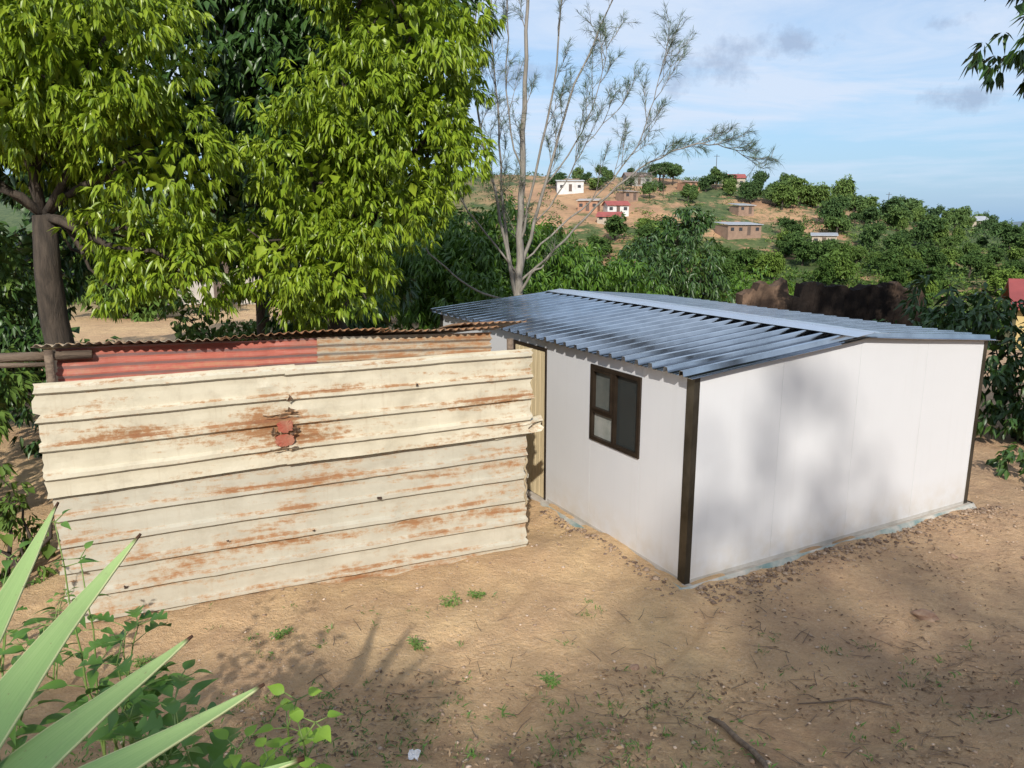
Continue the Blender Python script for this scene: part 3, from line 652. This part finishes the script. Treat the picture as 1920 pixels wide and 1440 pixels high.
# ---------------------------------------------------------------- distant houses
HM = {}
def flat(c, rough=.85, metal=0):
    k = (c, metal)
    if k not in HM: HM[k] = simple("house_paint", tuple(a*.75 for a in c), c, 1.2, rough, metal, bump=.1)
    return HM[k]
DARKW = simple("dark_opening", (.03,.03,.034), (.06,.06,.065), 2, .3, bump=0)
def house(x, y, w, d, h, wc, rc, rot=0, kind="mono", lab="small house", zoff=0, nw=2, group="houses across the valley"):
    z = T(x, y)+zoff; e = empty("house", (x, y, z), rot, lab, "house", group)
    mb = MB(); mb.box(-w/2, w/2, -d/2, d/2, -1.5, h)
    if kind == "gable": mb.add([(-w/2,-d/2,h),(-w/2,d/2,h),(-w/2,0,h+d*.2),(w/2,-d/2,h),(w/2,d/2,h),(w/2,0,h+d*.2)], [(0,2,1),(3,4,5)])
    mb.obj("wall", flat(wc), e)
    mb = MB(); o_ = .3; t = .1
    def slab(y0, z0, y1, z1):
        mb.add([(-w/2-o_,y0,z0),(w/2+o_,y0,z0),(w/2+o_,y1,z1),(-w/2-o_,y1,z1),(-w/2-o_,y0,z0+t),(w/2+o_,y0,z0+t),(w/2+o_,y1,z1+t),(-w/2-o_,y1,z1+t)],
               [(0,3,2,1),(4,5,6,7),(0,1,5,4),(1,2,6,5),(2,3,7,6),(3,0,4,7)])
    if kind == "gable": slab(-d/2-.4, h-.16, 0, h+d*.2+.02); slab(0, h+d*.2+.02, d/2+.4, h-.16)
    else: slab(-d/2-.4, h+.02, d/2+.3, h+.55)
    mb.obj("roof", flat(rc, .5, .0), e)
    slots = nw+1
    for q in range(slots):
        cx = -w/2+w*(q+.5)/slots
        if q == slots//2: mb = MB(); mb.box(cx-.4, cx+.4, -d/2-.04, -d/2+.02, 0, 1.8); mb.obj("door", flat((.14,.1,.08)), e)
        else: mb = MB(); mb.box(cx-.4, cx+.4, -d/2-.04, -d/2+.02, .9, 1.6); mb.obj("window", DARKW, e)
WH=(.66,.66,.64); BR=(.32,.21,.15); OR=(.44,.24,.15); GR=(.36,.35,.33); RD=(.38,.09,.07); TN=(.48,.41,.32); GZ=(.42,.44,.47)
house(15, 203, 6.8, 5, 2.5, WH, (.55,.55,.53), 0, "mono", "white flat roofed house on the hilltop")
house(34.5, 216, 7, 5, 2.3, GR, (.25,.18,.15), .1, "gable", "grey brick house with brown roof on the hilltop")
house(63, 224, 6.5, 5, 2.5, TN, RD, -.1, "gable", "tan house with red roof on the hilltop")
house(47, 207, 5, 4, 2.0, OR, (.3,.2,.14), .35, "mono", "unfinished orange brick house on the slope", nw=2)
house(17.8, 180, 4.6, 4, 2.2, OR, (.5,.45,.4), -.25, "mono", "orange brick house with flat roof")
house(23.8, 178, 5.0, 4, 2.1, WH, RD, .15, "gable", "white walled house with red roof")
house(21, 166, 4.8, 4, 1.6, TN, RD, -.3, "gable", "low house with bright red roof")
house(48, 164, 8, 5, 2.1, BR, GZ, .3, "mono", "long brown brick house with grey metal roof", nw=3)
house(66, 163, 4.8, 4, 2.1, TN, GZ, -.35, "mono", "small tan house with grey roof")
house(28, 190, 4, 4, 1.9, BR, (.32,.25,.2), .4, "mono", "small brown brick house", nw=1)
house(55, 186, 4.2, 4, 1.9, BR, GZ, .3, "mono", "small brown house with metal roof", nw=1)
house(76, 205, 5, 4, 2.0, TN, (.3,.2,.16), .3, "gable", "tan house among trees")
for (x, y, c, rf) in ((150,262,WH,GZ),(175,300,WH,GZ),(190,330,TN,RD),(205,360,WH,GZ),(240,380,WH,GR),(215,300,TN,GZ),(330,520,WH,GZ),(360,560,WH,GZ),(300,560,TN,GZ),(250,470,WH,RD),(128,215,TN,GZ)):
    house(x, y, 6, 5, 2.3, c, rf, random.uniform(-.3,.3), "gable", "distant small house with metal roof among trees")
house(23.5, 30.5, 5.5, 4, 2.0, (.6,.46,.2), (.34,.07,.06), -.5, "gable", "yellow house with red roof below the yard", zoff=-.1, group=None)
house(-12.2, 34, 6.5, 5, 2.0, (.56,.51,.45), (.3,.26,.22), .1, "mono", "pale plastered house beyond the trees", group=None)

# ---------------------------------------------------------------- scattered trees of the valley
templ = []
for q in range(6):
    lobes = []
    flatt = q in (1, 4)
    for _ in range(7):
        a = random.uniform(0, 6.28); rr = random.uniform(.3, 1.5)
        lobes.append((rr*math.cos(a), rr*math.sin(a), random.uniform(1.6, 4.0) if not flatt else random.uniform(3.1, 4.), random.uniform(.8, 1.3), random.uniform(.8, 1.3), random.uniform(.6, 1.1) if not flatt else .6))
    v, f = crown(lobes, L=.36, W=.2, per_area=3.6, tips=8, k=4, rc=.42, dens_inner=8, down=.2, innerL=1.8)
    me = bpy.data.meshes.new("crown"); me.from_pydata(v.tolist(), [], f.tolist())
    me.materials.append((LEAF_FAR, LEAF_FARLIGHT, LEAF_FAR, LEAF_MID, LEAF_FAR, LEAF_FARLIGHT)[q])
    mb = MB(); mb.tube(wob((0,0,-.5), (0,0,2.6), 4, .03), [.2,.17,.14,.1], 6)
    for l in lobes[:4]: mb.tube(wob((0,0,1.8), l[:3], 3, .03), [.1,.07,.04], 5)
    mt = bpy.data.meshes.new("trunk"); mt.from_pydata([tuple(p) for p in mb.v], [], mb.f); mt.materials.append(BARK)
    templ.append((mt, me))
LABS = ["dark green leafy tree on the hillside", "light green flat topped tree on the hillside", "rounded green tree on the hillside",
        "green leafy tree on the hillside", "very dark green tree on the hillside", "light green rounded tree on the hillside"]
def put_tree(x, y, s, q):
    mt, me = templ[q]
    e = empty("hillside_tree", (x, y, T(x, y)-.1), random.uniform(0, 6.28), LABS[q], "tree", "trees scattered over the hillside")
    e.scale = (s*random.uniform(.85, 1.25), s*random.uniform(.85, 1.25), s*random.uniform(.75, 1.15))
    for nm, me_ in (("trunk", mt), ("crown", me)):
        o = bpy.data.objects.new(nm, me_); C.objects.link(o); o.parent = e
for (x, y, s, q) in [(41,212,1.5,4),(44,214,1.2,4),(12,208,1,0),(20,212,.8,0),(26,214,.9,3),(51,205,1.2,0),(54,207,1.3,3),(58,210,1.1,0),(24,206,.7,4),(31,204,.8,3),(39,205,.6,0),
                     (66,190,1.7,5),(72,196,1.8,5),(80,200,1.7,5),(88,205,1.9,5),(60,196,1.2,0),(84,190,1.5,3),(96,196,1.6,0),(45,196,.9,3),(20,150,1.1,0),(26,148,1.0,4),(30,120,1.3,3),(16,140,1,0),
                     (66,228,1.1,0),(72,226,1.2,2),(80,228,1.2,0),(90,232,1.3,2),(104,205,1.6,3),(74,178,1.5,0),(90,180,1.5,3),(55,150,1.1,0),(60,140,1.1,3),(75,150,1.3,2),(86,160,1.5,0),(38,138,1.,0),(45,130,1.,5)]:
    put_tree(x, y, s, q)
HS = ((15,203),(34,216),(63,224),(47,207),(18,180),(24,178),(21,166),(48,164),(66,163),(28,190),(55,186),(76,205))
cnt = 0
while cnt < 205:
    y = random.uniform(50, 290); b = random.uniform(.08, .74); x = b*y
    if y > 150 and b < .34 and random.random() < .6: continue
    if y < 110 and random.random() < .5: continue
    if any(abs(x-hx) < 5 and -15 < y-hy < 5 for hx, hy in HS): continue
    s = random.uniform(.6, 1.3) if y > 110 else random.uniform(.5, .8)
    put_tree(x, y, s, random.choice([0,2,3,3,4,5,0,5])); cnt += 1
for _ in range(42):
    y = random.uniform(38, 90); x = random.uniform(-.85, -.05)*y; put_tree(x, y, random.uniform(.8, 1.35), random.choice([0,2,3]))
def mass(name, xs, ys, size, L, m, k=60, flatten=.6):
    z = terrain(xs, ys); n = len(xs)
    ci = np.repeat(np.arange(n), k); u = unit(rng.normal(size=(n*k, 3))); u[:, 2] = np.abs(u[:, 2])
    sc = size[ci][:, None]; pos = np.stack([xs[ci], ys[ci], z[ci]], -1)+u*sc*np.array([1, 1, flatten])*rng.uniform(.7, 1.1, (n*k, 1))
    d = u+rng.normal(size=(n*k, 3))*.7
    v, f = leaves(pos, d, L*sc[:, 0]*rng.uniform(.7, 1.3, n*k), L*.6*sc[:, 0]*rng.uniform(.7, 1.3, n*k))
    o = add_mesh(name, v, f, m); o["kind"] = "stuff"; return o
def clear(xs, ys):
    k = np.ones(len(xs), bool)
    for hx, hy in HS: k &= ~((np.abs(xs-hx) < 5) & (ys-hy > -9) & (ys-hy < 5))
    return k
def bare(xs, ys, frac): return (ys > 150) & (xs/ys < .36) & (xs > 0) & (rng.random(len(xs)) < frac)
n = 3800; ys = rng.uniform(40, 275, n); xs = ys*rng.uniform(-.3, .78, n); keep = clear(xs, ys) & ~bare(xs, ys, .6)
o = mass("low_bushes", xs[keep], ys[keep], rng.uniform(.5, 2.0, n)[keep], .36, LEAF_FAR, 30); meta(o, "low green bushes covering the valley slopes", "bushes")
n = 1900; ys = rng.uniform(40, 265, n); xs = ys*rng.uniform(.1, .78, n); keep = clear(xs, ys) & ~bare(xs, ys, .5)
o = mass("pale_bushes", xs[keep], ys[keep], rng.uniform(.4, 1.6, n)[keep], .36, LEAF_FARLIGHT, 30); meta(o, "pale green bushes and tall grass on the slopes", "bushes")
n = 1900; ys = np.exp(rng.uniform(math.log(270), math.log(1500), n)); xs = ys*rng.uniform(.15, .8, n)
N = NT("far_woodland")
cc = N.mix(N.geo.outputs["Random Per Island"], (.045,.085,.03), (.10,.14,.05)); N.l(N.mix(N.ramp(N.dist(), 250, 1600, .15, .8), cc, (.14,.21,.26)), N.b.inputs["Base Color"]); N.b.inputs["Roughness"].default_value = .9  # distance haze mixed into the woodland leaf colour
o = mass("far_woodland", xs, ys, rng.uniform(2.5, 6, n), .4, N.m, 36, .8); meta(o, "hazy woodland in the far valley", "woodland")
for (x, y, h) in ((57.5,221,8),(38,196,6),(95,225,8),(104,215,7),(112,222,7)):
    e = empty("utility_pole", (x, y, T(x, y)), 0, "thin wooden utility pole with a crossarm on the hillside", "pole", "utility poles on the hillside")
    mb = MB(); mb.tube([(0,0,-.5),(0,0,h/2),(0,0,h)], [.1,.09,.07], 7); mb.obj("pole_shaft", BARK, e)
    mb = MB(); mb.box(-.8, .8, -.05, .05, h-.6, h-.5); mb.obj("crossarm", BARK, e)

# ---------------------------------------------------------------- sword-leaved plant near the camera
N = NT("agave_leaf"); uv = N.sep(N.tc.outputs["UV"])
edge = N.ramp(N.math('ABSOLUTE', N.math('SUBTRACT', uv[0], .5)), .465, .49)
st = N.ramp(N.noise(N.vec(N.tc.outputs["UV"], (30,1.4,1)), 1.5, 5), .3, .7)
c = N.mix(st, (.20,.34,.11), (.28,.42,.155)); c = N.mix(N.ramp(uv[1], .5, 1., 0, .4), c, (.40,.48,.2)); c = N.mix(edge, c, (.50,.54,.27))
blot = N.ramp(N.noise(N.tc.outputs["Object"], 14, 8, .7), .55, .7, 0, .4); c = N.mix(blot, c, (.21,.28,.12))
spot = N.ramp(N.noise(N.tc.outputs["Object"], 60, 3), .68, .74, 0, .6); c = N.mix(spot, c, (.2,.15,.08))
c = N.mix(N.ramp(uv[1], .965, .985), c, (.09,.045,.025))
N.l(c, N.b.inputs["Base Color"]); N.b.inputs["Roughness"].default_value = .62; N.b.inputs["Specular IOR Level"].default_value = .3
N.bump(st, .12, .006); AGAVE = N.m
def blade(mbv, mbf, uvs, b, t, w, bow, seed, roll=0):
    b = np.array(b, float); t = np.array(t, float); r = np.random.default_rng(seed)
    n = 24; ax = unit(t-b); s0 = unit(np.cross(ax, np.array([0, 0, 1.]))); up0 = np.cross(s0, ax)
    s = unit(s0*math.cos(roll)+up0*math.sin(roll)); up = np.cross(s, ax)
    k = 9; base = len(mbv)
    for q in range(n):
        u = q/(n-1); p = b+(t-b)*u+np.array([0, 0, 1.])*bow*math.sin(math.pi*u)+s*.006*math.sin(u*7+seed)
        ww = w*(.75+.25*math.sin(math.pi*min(u*1.4, 1)))*(1-max(0, (u-.25)/.75)**1.9)
        ww = max(ww, .003)
        for c_ in range(k):
            a = (c_/(k-1)-.5)*2; mbv.append(tuple(p+s*a*ww*.5+up*(a*a*ww*.12)+r.normal(size=3)*.0003)); uvs.append(((a+1)/2, u))
    for q in range(n-1):
        for c_ in range(k-1): a = base+q*k+c_; mbf.append((a, a+1, a+k+1, a+k))
ax0 = np.array([-1.40, 1.22, T(-1.40, 1.22)]); ev = empty("agave_plant", ax0, 0, "spiky sword leaved plant with pale green blades", "plant")
zc0 = 2.0-ax0[2]
tips = [((-1.01,1.92,2.60),.125,.01,-.3), ((-.84,1.80,2.37),.135,.01,-.3), ((-.63,1.72,2.28),.12,.015,-.3), ((-1.33,2.1,2.62),.115,.01,-.2), ((-.47,1.50,2.23),.09,.03,-.3),
        ((-.72,1.35,2.0),.1,.06,0), ((-1.9,1.7,2.35),.11,.06,0), ((-2.0,1.3,2.2),.11,.06,0), ((-1.8,.7,2.2),.11,.06,0), ((-1.4,.5,2.2),.11,.06,0), ((-.9,.7,2.1),.11,.06,0)]
for q, (tp, w, bow, roll) in enumerate(tips):
    vv = []; ff = []; uu = []
    a = np.array(tp)-ax0; st_ = np.array([a[0], a[1], 0]); st_ = st_/max(np.linalg.norm(st_), .01)*.06+np.array([0, 0, zc0])
    blade(vv, ff, uu, st_, a, w, bow, q, roll)
    o = add_mesh("leaf", vv, ff, AGAVE, ev, smooth=True)
    ul = o.data.uv_layers.new(name="UVMap")
    for lp in o.data.loops: ul.data[lp.index].uv = uu[lp.vertex_index]
    m = o.modifiers.new("s", 'SOLIDIFY'); m.thickness = .006
mb = MB(); mb.tube([(0,0,-.1),(0,0,zc0*.5),(0,0,zc0+.1)], [.07,.08,.06], 10); mb.obj("stem", OLDWOOD, ev, smooth=True)

# ---------------------------------------------------------------- weeds
def broad_leaf(vs, fs, p, d, L, W, lobed, r):
    d = unit(np.array(d, float)); s = unit(np.cross(d, np.array([0, 0, 1.])+r.normal(size=3)*.3)); up = np.cross(s, d)
    n = 25 if lobed else 11; b = len(vs); bend = r.uniform(.2, .5)
    for q in range(n):
        u = q/(n-1)
        env = (math.sin(math.pi*u**.75)**.8 if lobed else math.sin(math.pi*u**.62)**1.25) if 0 < u < 1 else 0
        lb = abs(math.sin(u*math.pi*3.0+.4))**.8
        w = W*.5*env*((.42+.7*lb) if lobed else 1)
        c = p+d*L*u-np.array([0, 0, 1.])*bend*L*u*u
        fw_ = .13*L*(lb if lobed else 0)
        vs.append(tuple(c)); vs.append(tuple(c+s*w+up*w*.3+d*fw_*env)); vs.append(tuple(c-s*w+up*w*.3+d*fw_*env))
    for q in range(n-1):
        a = b+q*3; fs.append((a, a+3, a+4, a+1)); fs.append((a, a+2, a+5, a+3))
def weed(x, y, h, nst, L, W, lobed, mat, lab, seed, lean=(0, 0), spread=.25):
    r = np.random.default_rng(seed); z = T(x, y); e = empty("weed_plant", (x, y, z), 0, lab, "plant"); mb = MB(); vs = []; fs = []
    for s in range(nst):
        hh_ = h*r.uniform(.65, 1.05); tip = np.array([lean[0]+r.normal()*spread, lean[1]+r.normal()*spread, hh_])
        p = [np.array([r.normal()*.03, r.normal()*.03, -.03])]
        for q in range(1, 8): u = q/7; p.append(np.array([tip[0]*u**1.4, tip[1]*u**1.4, tip[2]*u])+r.normal(size=3)*.012)
        mb.tube(p, np.linspace(.007, .0025, 8), 5)
        ang = r.uniform(0, 6)
        for q in range(3, 8):
            for rep in range(2 if lobed else 3):
                ang += 2.4; u = q/7; ll = L*(1.25-.7*u)*r.uniform(.75, 1.2)
                dd = np.array([math.cos(ang), math.sin(ang), r.uniform(.0, .6)])
                pp = p[q]+dd*.02; p2 = pp+dd*ll*.35; mb.tube([p[q], p2], [.003, .002], 4)
                broad_leaf(vs, fs, p2, dd, ll, W*(1.25-.7*u), lobed, r)
    mb.obj("stem", STEM_G, e, smooth=True); add_mesh("foliage", vs, fs, mat, e, smooth=True)
WL = "leafy weed with lobed green leaves on the bank"; WP = "leafy weed with pointed green leaves on the bank"
weed(-1.8, 3.0, 1.1, 3, .2, .14, True, LEAF_WEED, WL, 1, spread=.18)
weed(-1.5, 2.8, .9, 3, .18, .085, False, LEAF_WEED, WP, 2, spread=.18)
weed(-1.2, 2.6, .75, 2, .2, .15, True, LEAF_WEED, WL, 3, spread=.1)
weed(-2.3, 2.95, 1.1, 3, .18, .08, False, LEAF_WEED, WP, 4, spread=.18)
weed(-1.9, 3.1, 1.45, 2, .13, .055, False, LEAF_WEED, "tall thin weed stalk with small leaves", 5, spread=.06)
weed(-.82, 2.25, .92, 2, .115, .07, False, LEAF_WEEDL, "light green leafy vine on the bank", 6, lean=(.1, .0), spread=.06)
weed(-.95, 2.05, .72, 3, .12, .07, False, LEAF_WEEDL, "light green leafy vine on the bank", 7, lean=(.08, 0), spread=.1)
weed(-1.35, 2.2, .7, 2, .17, .085, False, LEAF_WEED, WP, 8, spread=.15)
weed(-3.3, 4.9, .6, 3, .12, .06, False, LEAF_WEED, "leafy weed growing against the tin shed", 9)
weed(-3.9, 5.2, .9, 4, .12, .07, True, LEAF_WEED, "leafy weed growing against the tin shed", 10)
for q, (x, y) in enumerate(((-1.9,5.6),(-.55,6.15),(-.3,6.35),(-2.9,5.3),(-.75,5.5),(.3,4.9))):
    weed(x, y, .08, 3, .04, .02, False, LEAF_WEED, "tiny green seedling sprouting from the soil", 20+q, spread=.05)

# ---------------------------------------------------------------- ground litter
def pebbles(n, xr, yr, s0, s1, name, mat, lab, flat_=.6, near=None):
    r = np.random.default_rng(len(name)+n); vs = []; fs = []
    base = unit(np.array([(0,0,1),(1,0,0),(0,1,0),(-1,0,0),(0,-1,0),(0,0,-1),(.7,.7,.5),(-.7,.7,.5),(.7,-.7,.5),(-.7,-.7,.5)], float))
    tri = np.array([(0,6,7),(0,7,9),(0,9,8),(0,8,6),(1,2,6),(2,3,7),(3,4,9),(4,1,8),(2,7,6),(3,9,7),(4,8,9),(1,6,8),(5,2,1),(5,3,2),(5,4,3),(5,1,4)]); k = 0
    for _ in range(n):
        if near:
            lx = r.uniform(0, 4.8); ly = -.12-abs(r.normal())*near
            if r.random() < .2: lx, ly = -.14-abs(r.normal())*near*.6, r.uniform(-.1, 2.3)
            x = 1.644+.878*lx-.479*ly; y = 6.66+.479*lx+.878*ly
        else:
            x = r.uniform(*xr); y = r.uniform(*yr)
            dx, dy = x-1.644, y-6.66; lx = dx*.878+dy*.479; ly = -dx*.479+dy*.878
            if -.1 < lx < 4.6 and ly > -.1: continue
        s = s0*(s1/s0)**(r.random()**2.6)
        v = base*s*r.uniform(.7, 1.3, (10, 1))*np.array([1, r.uniform(.6, 1), flat_])
        a = r.uniform(0, 6.28); ca, sa = math.cos(a), math.sin(a)
        v = np.stack([v[:, 0]*ca-v[:, 1]*sa+x, v[:, 0]*sa+v[:, 1]*ca+y, v[:, 2]+T(x, y)+s*.2], -1)
        vs.append(v); fs.append(tri+k*10); k += 1
    o = add_mesh(name, np.concatenate(vs), np.concatenate(fs), mat); o["kind"] = "stuff"; meta(o, lab, "gravel")
PEB = NT("pebble"); PEB.l(PEB.mix(PEB.geo.outputs["Random Per Island"], (.26,.17,.11), (.60,.47,.35)), PEB.b.inputs["Base Color"]); PEB.b.inputs["Roughness"].default_value = .9
pebbles(4500, (-2.5, 7), (3.2, 9.5), .004, .022, "gravel", PEB.m, "small stones scattered over the bare soil")
DEB = NT("debris"); DEB.l(DEB.mix(DEB.geo.outputs["Random Per Island"], (.10,.06,.04), (.42,.31,.22)), DEB.b.inputs["Base Color"]); DEB.b.inputs["Roughness"].default_value = .9
pebbles(1400, 0, 0, .008, .036, "rubble", DEB.m, "rubble and clods along the cabin wall", near=.16)
def litter_(n, xr, yr, name, mat, lab, L0=.02, L1=.05):
    r = np.random.default_rng(n); x = r.uniform(*xr, n); y = r.uniform(*yr, n)
    dx, dy = x-1.644, y-6.66; lx = dx*.878+dy*.479; ly = -dx*.479+dy*.878; kp = ~((lx > -.1) & (ly > -.1)); cl = np.sin(x*2.3+y)*np.sin(y*3.1-x)+r.normal(size=n)*.5 > 0
    x = x[kp & cl]; y = y[kp & cl]; m = len(x)
    d = rng.normal(size=(m, 3)); d[:, 2] = np.abs(d[:, 2])*.25
    v, f = leaves(np.stack([x, y, terrain(x, y)+.006], -1), d, r.uniform(L0, L1, m), r.uniform(L0*.4, L1*.5, m), .05)
    o = add_mesh(name, v, f, mat); o["kind"] = "stuff"; meta(o, lab, "litter")
DRY = NT("dry_leaf"); DRY.l(DRY.mix(DRY.geo.outputs["Random Per Island"], (.10,.06,.035), (.42,.29,.17)), DRY.b.inputs["Base Color"]); DRY.b.inputs["Roughness"].default_value = .85
litter_(5500, (-1.8, 4.5), (3.1, 5.2), "leaf_litter", DRY.m, "dry brown leaf litter on the soil")
litter_(3200, (2., 6.8), (4.6, 8.8), "leaf_scraps", DRY.m, "dry leaf scraps near the cabin")
r = np.random.default_rng(77); px = []; pd = []
for _ in range(300):
    x = r.uniform(-3, 5); y = r.uniform(3.3, 6.6) if x < 1.2 else r.uniform(3.3, 5.8)
    if r.random() < .5: x = r.uniform(-2.5, 1.5); y = r.uniform(3.4, 4.8)
    for _ in range(r.integers(4, 14)):
        px.append((x+r.normal()*.03, y+r.normal()*.03, T(x, y)-.003)); pd.append((r.normal(), r.normal(), 1.0))
px = np.array(px); pd = np.array(pd)
v, f = leaves(px, pd, r.uniform(.02, .08, len(px)), r.uniform(.005, .013, len(px)), .2)
o = add_mesh("grass_sprigs", v, f, LEAF_WEED); o["kind"] = "stuff"; meta(o, "sparse green grass sprigs in the soil", "grass")
r = np.random.default_rng(8); mb = MB()
for _ in range(320):
    x = r.uniform(-1.5, 5); y = r.uniform(3.3, 6.2); a = r.uniform(0, 3.14); L = r.uniform(.05, .24)
    pts = [(x+math.cos(a)*L*t+r.normal()*.006, y+math.sin(a)*L*t+r.normal()*.006, T(x+math.cos(a)*L*t, y+math.sin(a)*L*t)+.008) for t in (-.5, 0, .5)]
    mb.tube(pts, [.003, .0025, .0015], 4)
o = mb.obj("twigs", OLDWOOD); o["kind"] = "stuff"; meta(o, "thin dry twigs scattered on the soil", "twigs")
mb = MB(); sp = [(1.28,4.35),(1.31,4.15),(1.34,3.95),(1.36,3.75),(1.34,3.5),(1.3,3.3)]
mb.tube([(x, y, T(x, y)+.03+.01*math.sin(q*2)) for q, (x, y) in enumerate(sp)], [.012,.017,.018,.017,.016,.012], 8)
o = mb.obj("fallen_stick", OLDWOOD, smooth=True); meta(o, "bent weathered stick lying on the soil", "stick")
mb = MB(); sp = [(2.45,4.35),(2.3,4.5),(2.12,4.55),(1.95,4.6)]
mb.tube([(x, y, T(x, y)+.015) for x, y in sp], [.006,.008,.007,.004], 6); o = mb.obj("fallen_stick", OLDWOOD, smooth=True); meta(o, "thin forked twig lying on the soil", "stick")
def rock(x, y, s, seed, lab):
    import bmesh
    bm = bmesh.new(); bmesh.ops.create_icosphere(bm, subdivisions=3, radius=1); r = np.random.default_rng(seed); ph = r.uniform(0, 6, 6)
    for v_ in bm.verts:
        c = v_.co; k = 1+.16*math.sin(c.x*3+ph[0])*math.sin(c.y*4+ph[1])+.1*math.sin(c.z*6+ph[2]+c.x*4)+r.normal()*.02
        v_.co = Vector((c.x*k, c.y*k*.7, max(c.z*k*.5, -.3)))*s
    me = bpy.data.meshes.new("rock"); bm.to_mesh(me); bm.free(); o = bpy.data.objects.new("rock", me); C.objects.link(o)
    me.materials.append(simple("rock", (.26,.15,.1), (.44,.3,.2), 8, .9, bump=.8)); o.location = (x, y, T(x, y)+s*.1); o.rotation_euler = (0, 0, seed); meta(o, lab, "rock")
rock(3.62, 6.05, .11, 2, "reddish brown rock lying on the soil")
rock(5.3, 7.2, .07, 3, "small brown rock near the cabin"); rock(.95, 5.3, .05, 4, "half buried pale stone"); rock(4.6, 7.35, .05, 5, "small brown rock near the cabin")
mb = MB(); r = np.random.default_rng(4); v = []; f = []
for q in range(6):
    for k in range(6): v.append((-.58+q*.012+r.normal()*.004, 3.68+k*.016+r.normal()*.004, T(-.56, 3.7)+.015+abs(r.normal())*.012))
for q in range(5):
    for k in range(5): f.append((q*6+k, q*6+6+k, q*6+7+k, q*6+k+1))
o = add_mesh("paper_scrap", v, f, simple("paper", (.7,.7,.7), (.6,.6,.62), 8, .7)); meta(o, "crumpled white scrap of litter on the soil", "litter")

# ---------------------------------------------------------------- light, sky, camera
S = Vector((-.05, -1, 0)).normalized(); el = math.radians(32)
Sd = Vector((S.x*math.cos(el), S.y*math.cos(el), math.sin(el)))
sl = bpy.data.lights.new("sun", 'SUN'); sl.energy = 4.6; sl.angle = math.radians(.8); sl.color = (1, .94, .85)
so = bpy.data.objects.new("sun", sl); C.objects.link(so); so.rotation_euler = (-Sd).to_track_quat('-Z', 'Y').to_euler(); so.location = (0, 0, 30)
w = bpy.data.worlds.new("World"); bpy.context.scene.world = w; w.use_nodes = True; t = w.node_tree
class WN(NT):
    def __init__(s, t): s.t = t; s.tc = t.nodes.new("ShaderNodeTexCoord")
W = WN(t); bg = t.nodes["Background"]; wo = t.nodes["World Output"]
sky = W.n("ShaderNodeTexSky"); sky.sky_type = 'NISHITA'; sky.sun_disc = False; sky.sun_elevation = el; sky.sun_rotation = math.atan2(S.x, S.y) % (2*math.pi)
sky.dust_density = .8; sky.ozone_density = 2.5
W.l(sky.outputs[0], bg.inputs[0]); bg.inputs[1].default_value = .15
D = W.tc.outputs["Generated"]; dx, dy, dz = W.sep(D)
hz = W.n("ShaderNodeBackground"); hz.inputs[0].default_value = (.29,.53,.86,1); hz.inputs[1].default_value = .94
mh = W.n("ShaderNodeMixShader"); W.l(W.ramp(dz, .30, .0, 0, .8), mh.inputs[0]); W.l(bg.outputs[0], mh.inputs[1]); W.l(hz.outputs[0], mh.inputs[2])
den = W.math('ADD', dz, .12); cb = W.n("ShaderNodeCombineXYZ"); W.l(W.math('DIVIDE', dx, den), cb.inputs[0]); W.l(W.math('DIVIDE', dy, den), cb.inputs[1])
cv = W.vec(cb.outputs[0], (.5, 1.4, 1))
thin = W.ramp(W.noise(cv, 1.2, 10, .62, 1.0), .37, .59, .2, 1)
edgen = W.math('ADD', dz, W.ramp(W.noise(W.vec(D, (2,2,9)), 2.2, 5), .3, .7, -.03, .03))
band = W.ramp(edgen, .09, .14)
m1 = W.math('MULTIPLY', W.math('MULTIPLY', thin, band), .88)
low = W.math('MULTIPLY', W.ramp(W.noise(W.vec(D, (3,3,30)), 1.6, 5), .45, .65), W.ramp(dz, .01, .05)); m1 = W.math('MAXIMUM', m1, W.math('MULTIPLY', low, .45))
cbg = W.n("ShaderNodeBackground"); cbg.inputs[0].default_value = (.67,.77,.93,1); cbg.inputs[1].default_value = 1.05
mx = W.n("ShaderNodeMixShader"); W.l(m1, mx.inputs[0]); W.l(mh.outputs[0], mx.inputs[1]); W.l(cbg.outputs[0], mx.inputs[2])
last = mx.outputs[0]
pf = None
for (vx, vy, vz, rr) in ((.29,1,.215,.05),(.34,1,.217,.04),(.235,1,.190,.055),(.56,1,.15,.035),(.53,1,.24,.022),(.02,1,.18,.04)):
    vv = Vector((vx, vy, vz)).normalized(); d_ = W.n("ShaderNodeVectorMath", operation='DISTANCE')
    mp = W.vec(D, (1, 1, 2.4)); W.l(mp, d_.inputs[0]); d_.inputs[1].default_value = (vv.x, vv.y, vv.z*2.4)
    a = W.ramp(W.math('ADD', d_.outputs["Value"], W.ramp(W.noise(D, 24, 8, .65), .3, .7, -rr*.8, rr*.8)), rr*.2, rr*1.1, 1, 0)
    pf = a if pf is None else W.math('MAXIMUM', pf, a)
gbg = W.n("ShaderNodeBackground"); gbg.inputs[0].default_value = (.31,.39,.56,1); gbg.inputs[1].default_value = 1.
mx2 = W.n("ShaderNodeMixShader"); W.l(W.math('MULTIPLY', pf, .55), mx2.inputs[0]); W.l(last, mx2.inputs[1]); W.l(gbg.outputs[0], mx2.inputs[2]); W.l(mx2.outputs[0], wo.inputs[0])

cd = bpy.data.cameras.new("camera"); cd.sensor_width = 36; cd.lens = 26.6; cd.clip_end = 20000; cd.clip_start = .05
co = bpy.data.objects.new("camera", cd); C.objects.link(co); co.location = (0, 0, 3.42); co.rotation_euler = (math.radians(78), 0, 0)
sc = bpy.context.scene; sc.camera = co; sc.view_settings.view_transform = 'Standard'; sc.view_settings.look = 'None'; sc.view_settings.exposure = 0
